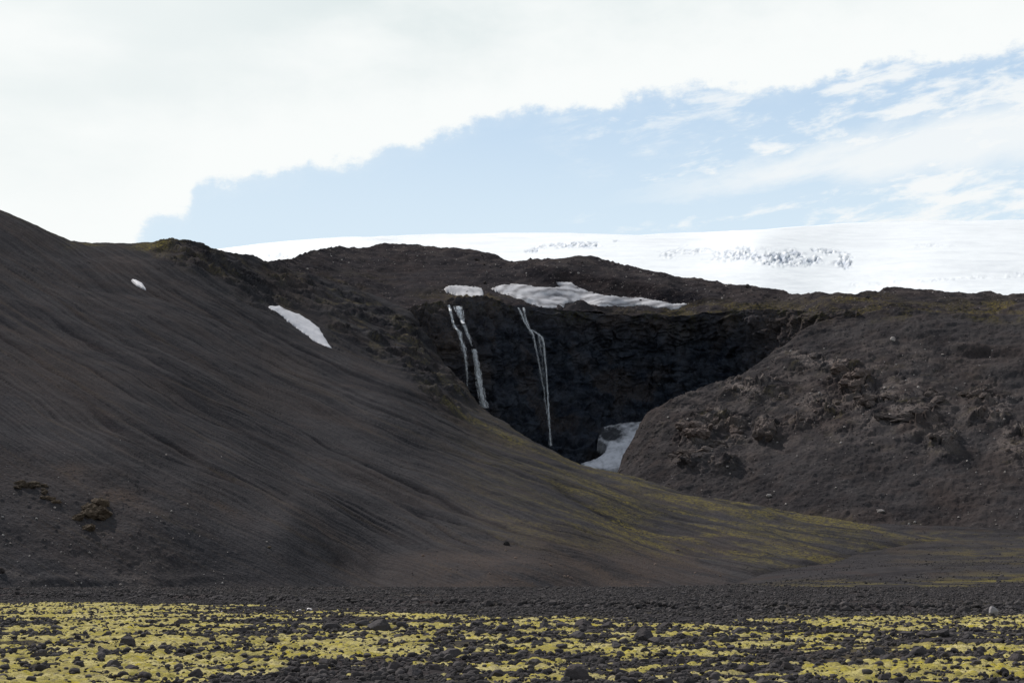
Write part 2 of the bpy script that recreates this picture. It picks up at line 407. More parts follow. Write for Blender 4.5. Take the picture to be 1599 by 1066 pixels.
class Layer:
    """a hillside between a foot line and a crest line, with its depth from control points and a far side behind the crest"""
    def __init__(s, name, yb, yt, ctl, x0, x1, dx, nr, mat, low, high, mask, back, flow=None, footback=0.0):
        s.name = name; s.yb = pl(yb); s.yt = pl(yt); c = np.array(ctl, float)
        s.rbf = TPS(c[:, :2], np.log(c[:, 2])); s.low = low
        px = np.arange(x0, x1 + dx * 0.5, dx); T = np.linspace(0, 1, nr)[:, None]
        b = s.yb(px); tt = np.minimum(s.yt(px), b - 0.4)
        PX = np.broadcast_to(px, (nr, len(px))).copy(); PY = b + (tt - b) * T
        s.px, s.b, s.tt, s.nr = px, b, tt, nr
        P = W(PX, PY, np.exp(s.rbf(PX, PY)))
        N = s.norm(P)
        P = P + N * (low(PX, PY, P))[..., None]
        N = s.norm(P)
        P = P + N * (high(PX, PY, P))[..., None]
        s.P = P; s.PX, s.PY = PX, PY
        msk = mask(PX, PY, P); fl = flow(PX, PY, P) if flow else P * 0.15
        hd = P[-1] * np.array([1, 1, 0]); hd /= np.linalg.norm(hd, axis=1)[:, None]
        rows = [P]; ms = [msk]; fs = [fl]
        for d_, z_ in back:
            rows.append((P[-1] + hd * d_ + np.array([0, 0, z_]))[None]); ms.append(msk[-1:]); fs.append(fl[-1:])
        foot = P[:1] + np.array([0, footback, -6.0])
        rows.insert(0, foot); ms.insert(0, msk[:1]); fs.insert(0, fl[:1])
        A = np.concatenate(rows); M = np.concatenate(ms); Fl = np.concatenate(fs)
        s.obj = mk(name, A, grid_faces(A.shape[0], A.shape[1]), mat, True, {'mask': M.reshape(-1, M.shape[-1]), 'flow': Fl.reshape(-1, 3)})
        tag(s.obj, kind='structure')
        LAY[name] = s
    @staticmethod
    def norm(P):
        n = np.cross(np.gradient(P, axis=1), np.gradient(P, axis=0)); L = np.linalg.norm(n, axis=-1)[..., None]
        return np.where(L > 1e-9, n / np.maximum(L, 1e-9), np.array([0, -1.0, 0]))
    def smooth(s, px, py):
        """the surface without its fine relief, and its normal"""
        f = lambda a, b: W(a, b, np.exp(s.rbf(a, b)))
        P = f(px, py); n = np.cross(f(px + 1, py) - P, f(px, py - 1) - P); n /= np.linalg.norm(n, axis=-1)[..., None]
        return P + n * s.low(px, py, P)[..., None], n
    def at(s, px, py):
        """the finished surface near a pixel"""
        px = np.atleast_1d(np.asarray(px, float)); py = np.atleast_1d(np.asarray(py, float))
        i = np.clip((px - s.px[0]) / (s.px[1] - s.px[0]), 0, len(s.px) - 1.001); i0 = i.astype(int); fi = (i - i0)[:, None]
        b = np.interp(px, s.px, s.b); tt = np.interp(px, s.px, s.tt)
        r = np.clip((py - b) / (tt - b) * (s.nr - 1), 0, s.nr - 1.001); r0 = r.astype(int); fr = (r - r0)[:, None]
        g = lambda a, c: s.P[a, c]
        return (g(r0, i0) * (1 - fi) + g(r0, i0 + 1) * fi) * (1 - fr) + (g(r0 + 1, i0) * (1 - fi) + g(r0 + 1, i0 + 1) * fi) * fr


def V3(x, y, z=0.0):
    return np.stack(np.broadcast_arrays(x, y, z), -1)


# --- glacier -------------------------------------------------------
ICEFALL = [(1035, 398), (1075, 392), (1120, 397), (1170, 396), (1215, 402), (1260, 400), (1300, 398), (1322, 407)]
def ice_low(px, py, P):
    return 6 * fbm(P / 700.0, 3)
def ice_crev(px, py):
    d = segdist(px, py, ICEFALL); a = sstep(d, 15, 3) * (0.35 + 0.65 * sstep(px, 1080, 1210))
    a = np.maximum(a, 0.75 * sstep(segdist(px, py, [(825, 394), (850, 387), (880, 383), (920, 383), (965, 380)]), 7, 1))
    a = np.maximum(a, 0.2 * sstep(segdist(px, py, [(1400, 386), (1440, 382), (1490, 384)]), 5, 1))
    a = np.maximum(a, 0.16 * sstep(segdist(px, py, [(1330, 441), (1440, 434), (1520, 428), (1610, 424)]), 5, 1))
    a = np.maximum(a, 0.28 * sstep(segdist(px, py, [(330, 398), (400, 397), (450, 400)]), 5, 1))
    return a
def ice_high(px, py, P):
    a = ice_crev(px, py) * sstep(fbm(V3(px / 26, py / 11, 3.3), 3), -0.35, 0.25)
    f1, e, i = worley(V3(px / 5.5 + 0.3 * py, py / 2.8, 1.5))
    return a * (5 * (i - 0.6) - 3 * sstep(e, 0.16, 0.0) + 6 * fbm(V3(px / 8, py / 3.5, 6.0), 4)) + 0.8 * fbm(V3(px / 40, py / 4, 2.0), 3)
def ice_mask(px, py, P):
    a = ice_crev(px, py); f1, e, i = worley(V3(px / 5.5 + 0.3 * py, py / 2.8, 1.5))
    n = sstep(fbm(V3(px / 26, py / 11, 3.3), 3), -0.35, 0.25)
    blue = a * n * sstep(i + 0.25 * fbm(V3(px / 5, py / 5, 7.0), 2), 0.70, 0.25) * 0.95
    dirt_shade = a * n * sstep(e, 0.13, 0.02) * 0.8 + 0.10 * sstep(fbm(V3(px / 70, py / 3.0, 9.0), 3), 0.15, 0.6)  # shade in the icefall cracks put into the colour, plus faint dirt streaks
    return np.stack([dirt_shade, 0 * dirt_shade, blue], -1)
Layer('glacier',
      [(150, 440), (430, 430), (1000, 445), (1290, 480), (1700, 485)],
      [(150, 412), (250, 400), (340, 388.5), (400, 380.5), (460, 375), (540, 370), (620, 366.5), (700, 365), (860, 364), (1000, 365.5), (1100, 361.5), (1200, 356), (1300, 352), (1400, 348), (1500, 345.5), (1599, 343), (1700, 340)],
      [(150, 440, 2100), (430, 430, 2000), (1000, 445, 1750), (1290, 480, 1600), (1700, 485, 1600), (150, 412, 3300), (340, 388, 4600), (620, 366, 5200), (860, 364, 5200), (1100, 361, 5000), (1400, 348, 5000), (1700, 340, 5000),
       (1180, 412, 2500), (1180, 388, 3050), (1450, 420, 2500), (600, 390, 3300)],
      150, 1700, 1.6, 110, M_ICE, ice_low, ice_high, ice_mask, [(60, -2), (300, -30), (1200, -300)])

# --- moraine and the bench above the waterfalls ----------------------
RIM = [(560, 515), (615, 500), (640, 488), (660, 478), (700, 474), (760, 471), (800, 477), (860, 482), (960, 491), (1060, 492), (1100, 488), (1150, 486), (1230, 484), (1290, 488), (1340, 485)]
MFRONT = [(800, 412), (850, 420), (900, 424), (960, 430), (1040, 444), (1110, 466)]
def mor_low(px, py, P):
    return 4.0 * fbm(P / 90.0, 3) * sstep(py, 380, 400) + 1.2 * fbm(P / 25.0, 3)
def mor_high(px, py, P):
    f1, e, i = worley(P / 4.5)
    st = sstep(0.5 * i + 0.5 * fbm(P / 45.0, 2), 0.30, 0.75)
    rim = sstep(py, pl(RIM)(px) - 14, pl(RIM)(px) - 2)
    return 0.9 * fbm(P / 9.0, 4) + 1.3 * sstep(f1, 0.55, 0.1) * st + rim * 1.2 * ridged(P / 8, 3)
def mor_mask(px, py, P):
    n = fbm(P / 22.0, 4)
    rimd = pl(RIM)(px) - py
    moss = sstep(n + 0.25, 0.0, 0.5) * sstep(px, 900, 1080) * sstep(rimd, 22, 4) * 0.6
    moss = np.maximum(moss, blob(px, py, 1325, 468, 55, 9) * sstep(n, -0.5, 0.2) * 1.3)
    moss = np.maximum(moss, blob(px, py, 1560, 475, 70, 8) * sstep(n, -0.3, 0.3))
    moss = np.maximum(moss, blob(px, py, 735, 462, 70, 7) * sstep(n, -0.3, 0.4) * 0.6)
    moss = np.maximum(moss, blob(px, py, 540, 440, 60, 14) * sstep(n, -0.2, 0.5) * 0.3)
    rust_light = 0.45 * sstep(fbm(P / 60 + 5, 3), 0.0, 0.6)
    top = sstep(py - np.interp(px, *np.array(MOR_T).T), 34, 4)
    pale = top * sstep(fbm(P / 14 + 9, 4), -0.1, 0.6) * 0.55  # pale boulders, with the sunlit top lightened in the colour
    dark = 0.8 * sstep(segdist(px, py, [(830, 425), (900, 438), (960, 448), (1040, 462), (1090, 470)]), 17, 5) + 0.35 * sstep(fbm(P / 18 + 3, 4), 0.0, 0.5)  # shade of the steep front put into the colour, plus random dark gravel
    return np.stack([np.clip(moss, 0, 1), rust_light * 0.6, pale, np.clip(dark, 0, 1)], -1)
MOR_T = [(380, 424), (405, 416), (430, 412), (440, 408), (455, 402), (475, 394), (500, 388), (530, 384), (545, 387), (575, 384), (600, 381), (640, 381), (665, 383), (700, 387), (740, 391), (775, 396), (805, 402), (840, 402),
         (870, 405), (905, 399), (930, 402), (960, 411), (1000, 419), (1060, 428), (1085, 428), (1130, 439), (1180, 447), (1215, 455), (1235, 457), (1255, 455), (1280, 452), (1310, 452), (1330, 456), (1365, 453), (1400, 449), (1420, 452),
         (1450, 456), (1480, 459), (1510, 460), (1540, 457), (1570, 461), (1599, 458), (1850, 450)]
Layer('moraine',
      [(380, 440), (430, 445), (560, 485), (640, 490), (700, 482), (760, 479), (860, 490), (960, 499), (1060, 500), (1150, 495), (1290, 498), (1400, 494), (1599, 502), (1850, 500)], MOR_T,
      [(380, 424, 985), (380, 440, 975), (430, 412, 1030), (430, 440, 985), (530, 384, 1210), (530, 430, 1090), (560, 478, 990), (640, 488, 996), (700, 480, 1012), (760, 477, 1032), (860, 488, 1062), (960, 497, 1077), (1060, 498, 1074),
       (1150, 493, 1057), (1230, 491, 1024), (1290, 496, 986), (1400, 492, 970), (1599, 500, 935), (1850, 500, 890),
       (600, 381, 1260), (600, 400, 1195), (600, 430, 1140), (740, 391, 1240), (740, 412, 1180), (740, 436, 1140), (700, 450, 1095), (800, 447, 1110), (880, 442, 1122), (1000, 466, 1110), (1080, 477, 1092),
       (870, 405, 1190), (905, 399, 1200), (870, 422, 1138), (960, 432, 1138), (960, 411, 1195), (1040, 446, 1124), (1060, 428, 1185), (1110, 466, 1100), (1130, 439, 1165), (1215, 455, 1125),
       (1290, 452, 1050), (1290, 476, 1000), (1400, 449, 1120), (1400, 472, 1010), (1500, 460, 1080), (1599, 458, 1080), (1599, 478, 985), (1850, 450, 1050), (1180, 470, 1080)],
      380, 1850, 1.5, 110, M_MOR, mor_low, mor_high, mor_mask, [(3, -0.5), (12, -4), (40, -18), (120, -60), (300, -140)], None, 12.0)

# --- the waterfall cliff ----------------------------------------------
def cl_low(px, py, P):
    return 7.0 * fbm(P / 42.0, 3) * sstep(px, 1270, 1120)
def cl_high(px, py, P):
    s = V3(P[..., 0] / 26, P[..., 1] / 26, P[..., 2] / 5.5 + 0.5 * fbm(P / 35, 2))
    led = ridged(s, 4, 0.55)
    f1, e, i = worley(V3(P[..., 0] / 7, P[..., 1] / 7, P[..., 2] / 10))
    return (1 - 0.65 * sstep(px, 1090, 1230)) * 4.0 * led + (1 - 0.4 * sstep(px, 1090, 1230)) * 2.8 * ridged(V3(P[..., 0] / 15, P[..., 1] / 15, P[..., 2] / 9 + 3), 4) + (0.3 + 0.7 * sstep(py - pl(RIM)(px), 3, 22)) * (3.4 * facets(V3(P[..., 0] / 8, P[..., 1] / 8, P[..., 2] / 13), 1.1) + 1.4 * facets(P / 3.4, 1.1)) + 0.7 * ridged(V3(P[..., 0] / 5.0, P[..., 1] / 5.0, P[..., 2] / 2.2), 3)
def cl_mask(px, py, P):
    n = fbm(P / 14.0, 4); rd = py - pl(RIM)(px)
    moss = sstep(rd, 30, 2) * sstep(n, -0.2, 0.4) * 0.8
    moss = np.maximum(moss, sstep(px, 720, 600) * sstep(n, -0.1, 0.5) * 0.45)
    rust_light = 0.7 * blob(px, py, 690, 545, 22, 16) + 0.5 * sstep(px, 800, 640) + 0.35 * sstep(rd, 60, 10) + 0.7 * sstep(px, 1120, 1240) + 0.5 * sstep(fbm(P / 30 + 3, 3), 0.1, 0.6)  # sky light at left and rim, lift at right end, painted over rust
    pale = sstep(n, 0.3, 0.8) * sstep(px, 980, 1080) * sstep(rd, 45, 5) * 0.8  # lit rocks near the right rim painted as lighter patches
    dark = np.maximum(sstep(fbm(P / 7.0 + 11, 4), 0.0, 0.5) * 0.8, sstep(fbm(V3(P[..., 0] / 40, P[..., 1] / 40, P[..., 2] / 7), 3), 0.05, 0.4) * 0.7)
    return np.stack([moss, np.clip(rust_light, 0, 1), pale, dark], -1)
Layer('cliff',
      [(560, 640), (640, 650), (760, 735), (900, 760), (1000, 760), (1340, 720)], RIM,
      [(560, 470, 975), (640, 478, 985), (700, 473, 1000), (760, 470, 1020), (860, 481, 1050), (960, 491, 1060), (1060, 492, 1058), (1150, 486, 1042), (1230, 484, 1010), (1290, 488, 974), (1340, 485, 962),
       (560, 640, 950), (640, 650, 958), (760, 735, 978), (860, 750, 985), (960, 760, 1000), (1060, 740, 1015), (1150, 700, 1010), (1340, 720, 945),
       (690, 545, 972), (760, 600, 1003), (860, 620, 1032), (960, 640, 1058), (1060, 600, 1062), (1150, 560, 1040), (930, 560, 1060), (1250, 540, 990), (860, 690, 1008), (900, 700, 1005)],
      560, 1340, 1.3, 230, M_CLIFF, cl_low, cl_high, cl_mask, [(2, 0.2), (8, 0.3), (20, -2), (40, -10)])

# --- right hill -----------------------------------------------------------
CRAGS = [(1085, 680, 30, 22), (1110, 655, 45, 16), (1140, 668, 24, 22), (1198, 672, 18, 24), (1085, 722, 34, 12), (1130, 725, 22, 12), (1340, 605, 42, 26), (1400, 632, 60, 34), (1430, 664, 50, 18), (1470, 690, 26, 20),
         (1290, 640, 40, 22), (1545, 640, 40, 30), (1250, 660, 30, 12), (1320, 575, 40, 12), (1180, 610, 60, 20), (1585, 690, 30, 30), (1250, 560, 36, 14)]
def crag_w(px, py):
    w = 0.0
    for c in CRAGS: w = np.maximum(w, blob(px, py, *c) * 1.25)
    w = np.maximum(w, 0.55 * blob(px, py, 1350, 620, 190, 75)); w = np.maximum(w, 0.45 * blob(px, py, 1110, 660, 90, 60))
    return np.clip(w, 0, 1)
def rt_low(px, py, P):
    return 3.0 * fbm(P / 70.0, 3) + crag_w(px, py) * (3.0 + 2.5 * fbm(P / 30.0 + 4, 2)) - 2.2 * blob(px, py, 1525, 560, 34, 4) + 2.5 * blob(px, py, 1520, 549, 42, 5)
def rt_high(px, py, P):
    c = crag_w(px, py)
    q = V3(P[..., 0] / 9 + P[..., 2] / 30, P[..., 1] / 9, P[..., 2] / 6 - P[..., 0] / 25)
    w1, e1, i1 = worley(q + 0.5 * fbm(P / 12, 2)[..., None])
    w2, e2, i2 = worley(P / 3.3)
    s = np.stack([px / 22 + py / 60, py / 90, 0 * px], -1)
    n = sstep(fbm(P / 16, 3), -0.3, 0.4)
    ledge = sstep(pl(RIM)(np.clip(px, 560, 1340)) + 62 - py, 0, 30) * sstep(px, 1180, 1300)
    return (c * n * (3.6 * facets(q, 1.0) - 1.2 * sstep(e1, 0.12, 0.0) + 2.0 * facets(P / 4.2 + 3, 1.1) + 0.9 * facets(P / 1.9, 1.1) + 0.8)
            + (1 - c) * (0.9 * fbm(P / 10, 4) + 0.25 * fbm(s, 3)) + 0.5 * fbm(P / 3.5, 3) + ledge * 1.3 * ridged(V3(P[..., 0] / 30, P[..., 1] / 30, P[..., 2] / 5), 3))
def rt_mask(px, py, P):
    c = crag_w(px, py); n = fbm(P / 12, 4); w1, e1, i1 = worley(P / 5.0 + 0.4 * fbm(P / 9, 2)[..., None])
    pale = c * sstep(n + 0.7 * (i1 - 0.45), -0.15, 0.4) * 0.9  # pale crag rock, with sunlit faces lightened in the colour
    rust_light = np.maximum(c * sstep(fbm(P / 25 + 8, 3), -0.1, 0.5) * 0.7, 0.45 * sstep(fbm(P / 50, 3), 0.05, 0.6))
    moss = sstep(py, 512, 490) * sstep(px, 1250, 1330) * sstep(n, -0.1, 0.5) * 0.55
    moss = np.maximum(moss, blob(px, py, 1570, 492, 60, 6) * sstep(n, -0.4, 0.2))
    moss = np.maximum(moss, sstep(py - (790 + (px - 1250) * 0.10), 0, 30) * sstep(n, 0.0, 0.5) * 0.35)
    moss = np.maximum(moss, c * sstep(fbm(P / 9 + 2, 3), 0.15, 0.6) * 0.35)
    dark = np.maximum(0.5 * c * sstep(fbm(P / 6 + 6, 4), 0.0, 0.4), 0.75 * blob(px, py, 1525, 557, 34, 5) + 0.5 * sstep(fbm(P / 30 + 2, 4), 0.1, 0.6))  # shade under the overhang painted in, plus random dark rock tones
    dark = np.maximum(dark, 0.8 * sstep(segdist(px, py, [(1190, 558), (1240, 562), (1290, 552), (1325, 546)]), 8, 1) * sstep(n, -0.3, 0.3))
    return np.stack([moss, rust_light, pale, np.clip(dark, 0, 1)], -1)
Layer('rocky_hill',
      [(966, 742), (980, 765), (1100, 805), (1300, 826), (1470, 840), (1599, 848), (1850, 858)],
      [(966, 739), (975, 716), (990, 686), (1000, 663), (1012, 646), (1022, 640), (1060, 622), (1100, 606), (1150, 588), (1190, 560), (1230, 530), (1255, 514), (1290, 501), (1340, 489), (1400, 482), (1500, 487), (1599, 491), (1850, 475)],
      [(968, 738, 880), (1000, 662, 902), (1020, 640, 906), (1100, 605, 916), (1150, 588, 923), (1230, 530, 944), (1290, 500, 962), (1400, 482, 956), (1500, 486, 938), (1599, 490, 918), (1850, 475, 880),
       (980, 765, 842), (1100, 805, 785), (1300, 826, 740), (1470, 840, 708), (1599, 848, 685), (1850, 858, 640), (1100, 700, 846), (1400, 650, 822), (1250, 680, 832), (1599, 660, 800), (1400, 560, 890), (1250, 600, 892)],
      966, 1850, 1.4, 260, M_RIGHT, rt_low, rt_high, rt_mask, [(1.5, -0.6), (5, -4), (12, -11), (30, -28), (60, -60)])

# --- left hill ----------------------------------------------------------------
LBAND = [(262, 392), (330, 408), (400, 440), (470, 478), (560, 510), (640, 530)]
LBAND2 = [(400, 436), (470, 462), (560, 500), (640, 535), (700, 600)]
def lf_s(px, py):
    return py - (0.65 * px - 0.000175 * px * px)
def lf_band(px, py):
    return (1 - np.clip(1.4 * blob(px, py, 465, 508, 52, 34), 0, 1)) * np.maximum(sstep(segdist(px, py, LBAND), 34, 12), 0.9 * sstep(segdist(px, py, LBAND2), 56, 22))
LT = [(-250, 230), (0, 331), (50, 353), (110, 378), (150, 376), (205, 381), (275, 379), (320, 388), (360, 397), (430, 413), (470, 428), (540, 452), (600, 470), (640, 487), (662, 522), (690, 557), (730, 606), (760, 641), (800, 669),
      (860, 697), (910, 722), (980, 742), (1100, 779), (1200, 793), (1300, 806), (1400, 828), (1440, 838), (1478, 845)]
def lf_lines(px, py):
    s = lf_s(px, py) + 7 * fbm(V3(px / 190, py / 130, 0.4), 3); o = 0.0
    for k, (w, th, a) in enumerate(((52, 0.032, 1.0), (25, 0.045, 0.9), (12, 0.065, 0.65), (6, 0.10, 0.4))):
        n = perlin(V3(s / w, px / 1100.0, 3.3 * k)); br = sstep(perlin(V3(s / (w * 2.2), px / 420.0, 7.1 + k)), -0.30, 0.20)
        o = np.maximum(o, a * np.exp(-(n / th) ** 2) * br)
    gate = sstep(py - (655 + 0.41 * px), 5, -60) * sstep(py - np.interp(px, *np.array(LT).T), 12, 70)
    return o * np.maximum(gate, 0.22 * sstep(px, 560, 700)) * np.where(px > 450, sstep(py, 885, 815), 1.0)
def lf_low(px, py, P):
    s = lf_s(px, py); wob = 6 * fbm(V3(px / 160, py / 160, 0.4), 2)
    gate = sstep(py - (640 + 0.41 * px), 10, -40) * sstep(px, -250, 80) * sstep(P[..., 1], 380, 430) * sstep(py, 890, 810)
    gul = ridged(V3((s + wob) / 62.0, px / 520.0, 1.0), 3, 0.55)
    endw = sstep(np.interp(px, [0, 1100, 1478], [60, 40, 1]), 0, 30)
    return (2.6 * fbm(P / 80.0, 3) + 0.6 * gul * gate + 0.2 * gate * fbm(V3((s + wob) / 14.0, px / 330.0, 5.0), 3)) * endw
def lf_high(px, py, P):
    s = lf_s(px, py); b = lf_band(px, py)
    gate = sstep(py - (640 + 0.41 * px), 10, -40)
    endw = sstep(np.interp(px, [0, 1200, 1478], [60, 40, 1]), 0, 30)
    fine = gate * 0.16 * fbm(V3(s / 5.0, px / 160.0, 2.0), 3) - 0.9 * lf_lines(px, py)
    w1, e1, i1 = worley(V3(P[..., 0] / 8, P[..., 1] / 8, P[..., 2] / 4))
    crag = b * sstep(fbm(P / 24, 3), -0.35, 0.3) * (3.6 * ridged(V3(P[..., 0] / 26, P[..., 1] / 26, P[..., 2] / 7), 4) + (0.25 + 0.75 * sstep(py - np.interp(px, *np.array(LT).T), 3, 22)) * (1.8 * facets(V3(P[..., 0] / 8, P[..., 1] / 8, P[..., 2] / 5), 1.0) + 0.9 * facets(P / 3, 1.0)))
    left = sstep(px, 420, 200) * sstep(py, 660, 760)
    w2, e2, i2 = worley(P / 1.4)
    reg = sstep(px, 760, 600) * (1 - b) * sstep(py, 620, 480) * sstep(px, 430, 560)
    mounds = 0.7 * blob(px, py, 110, 905, 90, 9) + 0.5 * blob(px, py, 320, 905, 60, 8) + 0.3 * blob(px, py, 800, 893, 120, 14) - 1.0 * blob(px, py, 590, 885, 20, 26)
    near = np.clip(P[..., 1] / 700, 0.4, 1)
    return (fine + 0.33 * fbm(P / 6.0, 4) * near + crag + left * (0.35 * sstep(i2, 0.6, 0.95) * sstep(w2, 0.55, 0.1) + 0.5 * fbm(P / 12, 4)) + reg * (1.2 * ridged(P / 14, 3))) * endw + mounds
def lf_mask(px, py, P):
    s = lf_s(px, py); n = fbm(P / 16.0, 4); st = fbm(V3(s / 8.0, px / 200.0, 6.0), 4)
    crest = py - np.interp(px, *np.array(LT).T)
    moss = sstep(px, 640, 1050) * sstep(st + 0.5 * n, -0.45, 0.6) * 0.85 * sstep(py - (760 + 0.10 * px), 20, -20)
    moss = np.maximum(moss, sstep(px, 900, 1050) * sstep(crest, 16, 1) * sstep(n + st, -0.6, 0.3) * 0.95)
    moss = np.maximum(moss, sstep(segdist(px, py, [(690, 630), (800, 688), (900, 726), (1040, 778), (1120, 790), (1300, 822), (1440, 842)]), 9, 1) * sstep(n, -0.5, 0.3) * 0.7)
    moss = np.maximum(moss, blob(px, py, 1075, 778, 60, 9) * sstep(n, -0.6, 0.2))
    moss = np.maximum(moss, sstep(segdist(px, py, [(930, 800), (1100, 838), (1180, 862), (1250, 872), (1320, 868)]), 16, 3) * sstep(n + 0.6 * st, -0.1, 0.6) * 0.9)
    moss = np.maximum(moss, blob(px, py, 238, 386, 28, 6) * sstep(n, -0.6, 0.1) * 1.2)
    moss = np.maximum(moss, blob(px, py, 130, 384, 26, 6) * sstep(n, -0.4, 0.3) * 0.8)
    moss = np.maximum(moss, sstep(segdist(px, py, LT[1:9]), 7, 1) * 0.3 * sstep(n, -0.3, 0.4))
    moss = np.maximum(moss, lf_band(px, py) * sstep(n, 0.0, 0.6) * 0.30)
    moss = np.maximum(moss, sstep(st, 0.3, 0.9) * 0.07 * sstep(py, 380, 520))
    rust_light = 0.8 * blob(px, py, 180, 764, 26, 10) * sstep(n, -0.5, 0.2) + 0.6 * blob(px, py, 235, 765, 40, 10) * sstep(n, -0.3, 0.3) + 0.5 * blob(px, py, 115, 724, 20, 12) + 0.5 * blob(px, py, 360, 785, 90, 20) * sstep(n, -0.2, 0.4)
    rust_light = rust_light + 0.6 * sstep(py, 800, 880) * sstep(px, 580, 800) * sstep(px, 1250, 1000) * sstep(n + 0.3, -0.3, 0.5) + 0.25 * sstep(fbm(P / 55 + 2, 3), 0.0, 0.6) + 0.25 * sstep(st, 0.1, 0.7)
    pale = lf_band(px, py) * sstep(n, 0.25, 0.8) * 0.45
    pale = np.maximum(pale, 0.45 * sstep(px, 350, 150) * sstep(py, 800, 880) * sstep(n, 0.2, 0.7))
    dark = np.maximum(0.85 * lf_lines(px, py), lf_band(px, py) * 0.9 * sstep(fbm(P / 10 + 1, 4), -0.45, 0.25))
    dark = np.maximum(dark, 0.7 * blob(px, py, 527, 879, 12, 10) + 0.55 * sstep(segdist(px, py, [(1180, 893), (1250, 885), (1330, 868), (1400, 852), (1460, 845)]), 11, 2))
    return np.stack([np.clip(moss, 0, 1), np.clip(rust_light, 0, 1), pale, np.clip(dark, 0, 1)], -1)
def lf_flow(px, py, P):
    return V3((lf_s(px, py) + 6 * fbm(V3(px / 190, py / 130, 0.4), 3)) / 3.2, px / 420.0, 0.0)
Layer('hill',
      [(-250, 938), (0, 936), (300, 934), (600, 932), (900, 931), (1100, 929), (1160, 922), (1250, 908), (1350, 886), (1420, 868), (1478, 850)], LT,
      [(-250, 938, 272), (0, 936, 280), (300, 934, 306), (600, 932, 356), (900, 931, 382), (1100, 929, 428), (1160, 922, 445), (1250, 908, 490), (1350, 886, 555), (1420, 868, 605), (1478, 850, 645), (1478, 845, 650),
       (-250, 230, 760), (0, 330, 780), (110, 378, 795), (205, 381, 812), (320, 388, 850), (430, 412, 955), (520, 445, 968), (640, 487, 948), (690, 557, 905), (730, 606, 876), (760, 641, 850), (860, 697, 806), (910, 722, 790), (980, 742, 762),
       (1100, 779, 722), (1200, 793, 706), (1300, 806, 690), (1400, 828, 668),
       (-200, 600, 356), (0, 652, 360), (170, 692, 364), (300, 745, 367), (450, 806, 375), (560, 878, 383),
       (-200, 560, 388),(0, 618, 390), (170, 658, 396), (300, 713, 400), (450, 785, 402),
       (0, 800, 306), (150,830,311), (300, 830, 329), (420,850,345), (520,905,355),
       (0, 500, 505), (300, 560, 570), (700,836,418),(850,850,428),(600, 650, 620), (900, 800, 545), (1150, 850, 560), (430, 470, 830), (600, 540, 850)],
      -250, 1478, 1.45, 400, M_HILL, lf_low, lf_high, lf_mask, [(1.5, -0.7), (5, -4), (15, -13), (40, -34), (80, -70)], lf_flow)

# ------------------------------------------------------------------ the plain
FAN = TPS([(-400, 250), (-100, 250), (60, 250), (200, 250), (400, 250), (-400, 60), (0, 60), (400, 60), (108, 330), (140, 330), (200, 350), (-100, 400), (0, 400), (65, 450), (110, 450), (154, 470), (106, 520), (178, 650), (229, 700), (330, 700), (98, 790), (150, 750), (60, 900), (-100, 800), (0, 600), (330, 500)],
          [0, 0, 0, 0, 0, 0, 0, 0, 0.2, 0.3, 1.5, -0.5, -0.5, 0.3, 5.0, 6.6, 5.8, 17.4, 23.5, 26, 36, 30, 56, 30, 8, 10], sc=300)
BANK = pl([(-300, 150), (0, 150), (250, 142), (430, 118), (520, 104), (700, 96), (900, 88), (1100, 84), (1250, 80), (1600, 79), (2000, 79)])


def ground_z(X, Y):
    px = CX + FPX * X / np.maximum(Y, 1.0)
    f = np.where(Y > 250, FAN(X, Y) * sstep(Y, 250, 340), 0.0)
    bk = BANK(px) + 3.0 * fbm(V3(X / 9, 0 * X, 3.0), 3)
    z = f + 0.30 * sstep(Y - bk, -0.4, 0.8) + 0.10 * sstep(Y, 24, 75)
    hum = 0.07 * fbm(V3(X / 3.5, Y / 4.5, 0.0), 4) + 0.03 * fbm(V3(X / 0.8, Y / 0.8, 4.0), 2)
    rough = sstep(Y - bk, -2, 6) * 0.10 * fbm(V3(X / 5, Y / 9, 8.0), 4)
    return z + hum * sstep(Y, 300, 120) + rough * sstep(Y, 340, 240)


MTOP = pl([(-300, 944), (0, 945), (150, 944), (400, 949), (520, 957), (700, 963), (880, 967), (1050, 971), (1180, 970), (1250, 964), (1400, 963), (1599, 964), (1900, 964)])


def moss_m(X, Y):
    """how mossy the plain is: above zero a cushion grows"""
    Yc = np.maximum(Y, 1.0); px = CX + FPX * X / Yc; py = HOR + FPX * CAMZ / Yc
    n = 0.85 * fbm(V3(X / 5.5, Y / 4.6, 1.0), 4, 0.6) + 0.60 * fbm(V3(X / 1.1, Y / 1.5, 2.0), 3, 0.6)
    b = 0.04 + 0.28 * sstep(px, 520, 150) - 0.10 * sstep(px, 650, 900) * sstep(px, 1250, 1050)
    b = b + 0.35 * blob(px, py, 1400, 974, 180, 7) + 0.25 * blob(px, py, 1350, 998, 130, 5) + 0.25 * blob(px, py, 480, 1005, 160, 12) + 0.2 * blob(px, py, 1050, 1012, 110, 8)
    b = b - 0.4 * blob(px, py, 560, 1050, 160, 12) - 0.4 * blob(px, py, 350, 1062, 80, 12) - 0.3 * blob(px, py, 1250, 1030, 100, 10) - 0.35 * blob(px, py, 1500, 1056, 140, 12) - 0.3 * blob(px, py, 1380, 989, 130, 5)
    b = b - 0.25 * blob(px, py, 700, 1020, 130, 7) - 0.3 * blob(px, py, 330, 957, 130, 6) - 0.3 * blob(px, py, 120, 1018, 120, 5)
    edge = (MTOP(px) - py) / np.maximum((MTOP(px) - HOR), 8)
    n = n + 0.38 * fbm(V3(X / 0.25, Y / 0.45, 7.0), 2)
    return n + b - 4.0 * np.maximum(edge + 0.02, 0) * 1.6 - 0.12


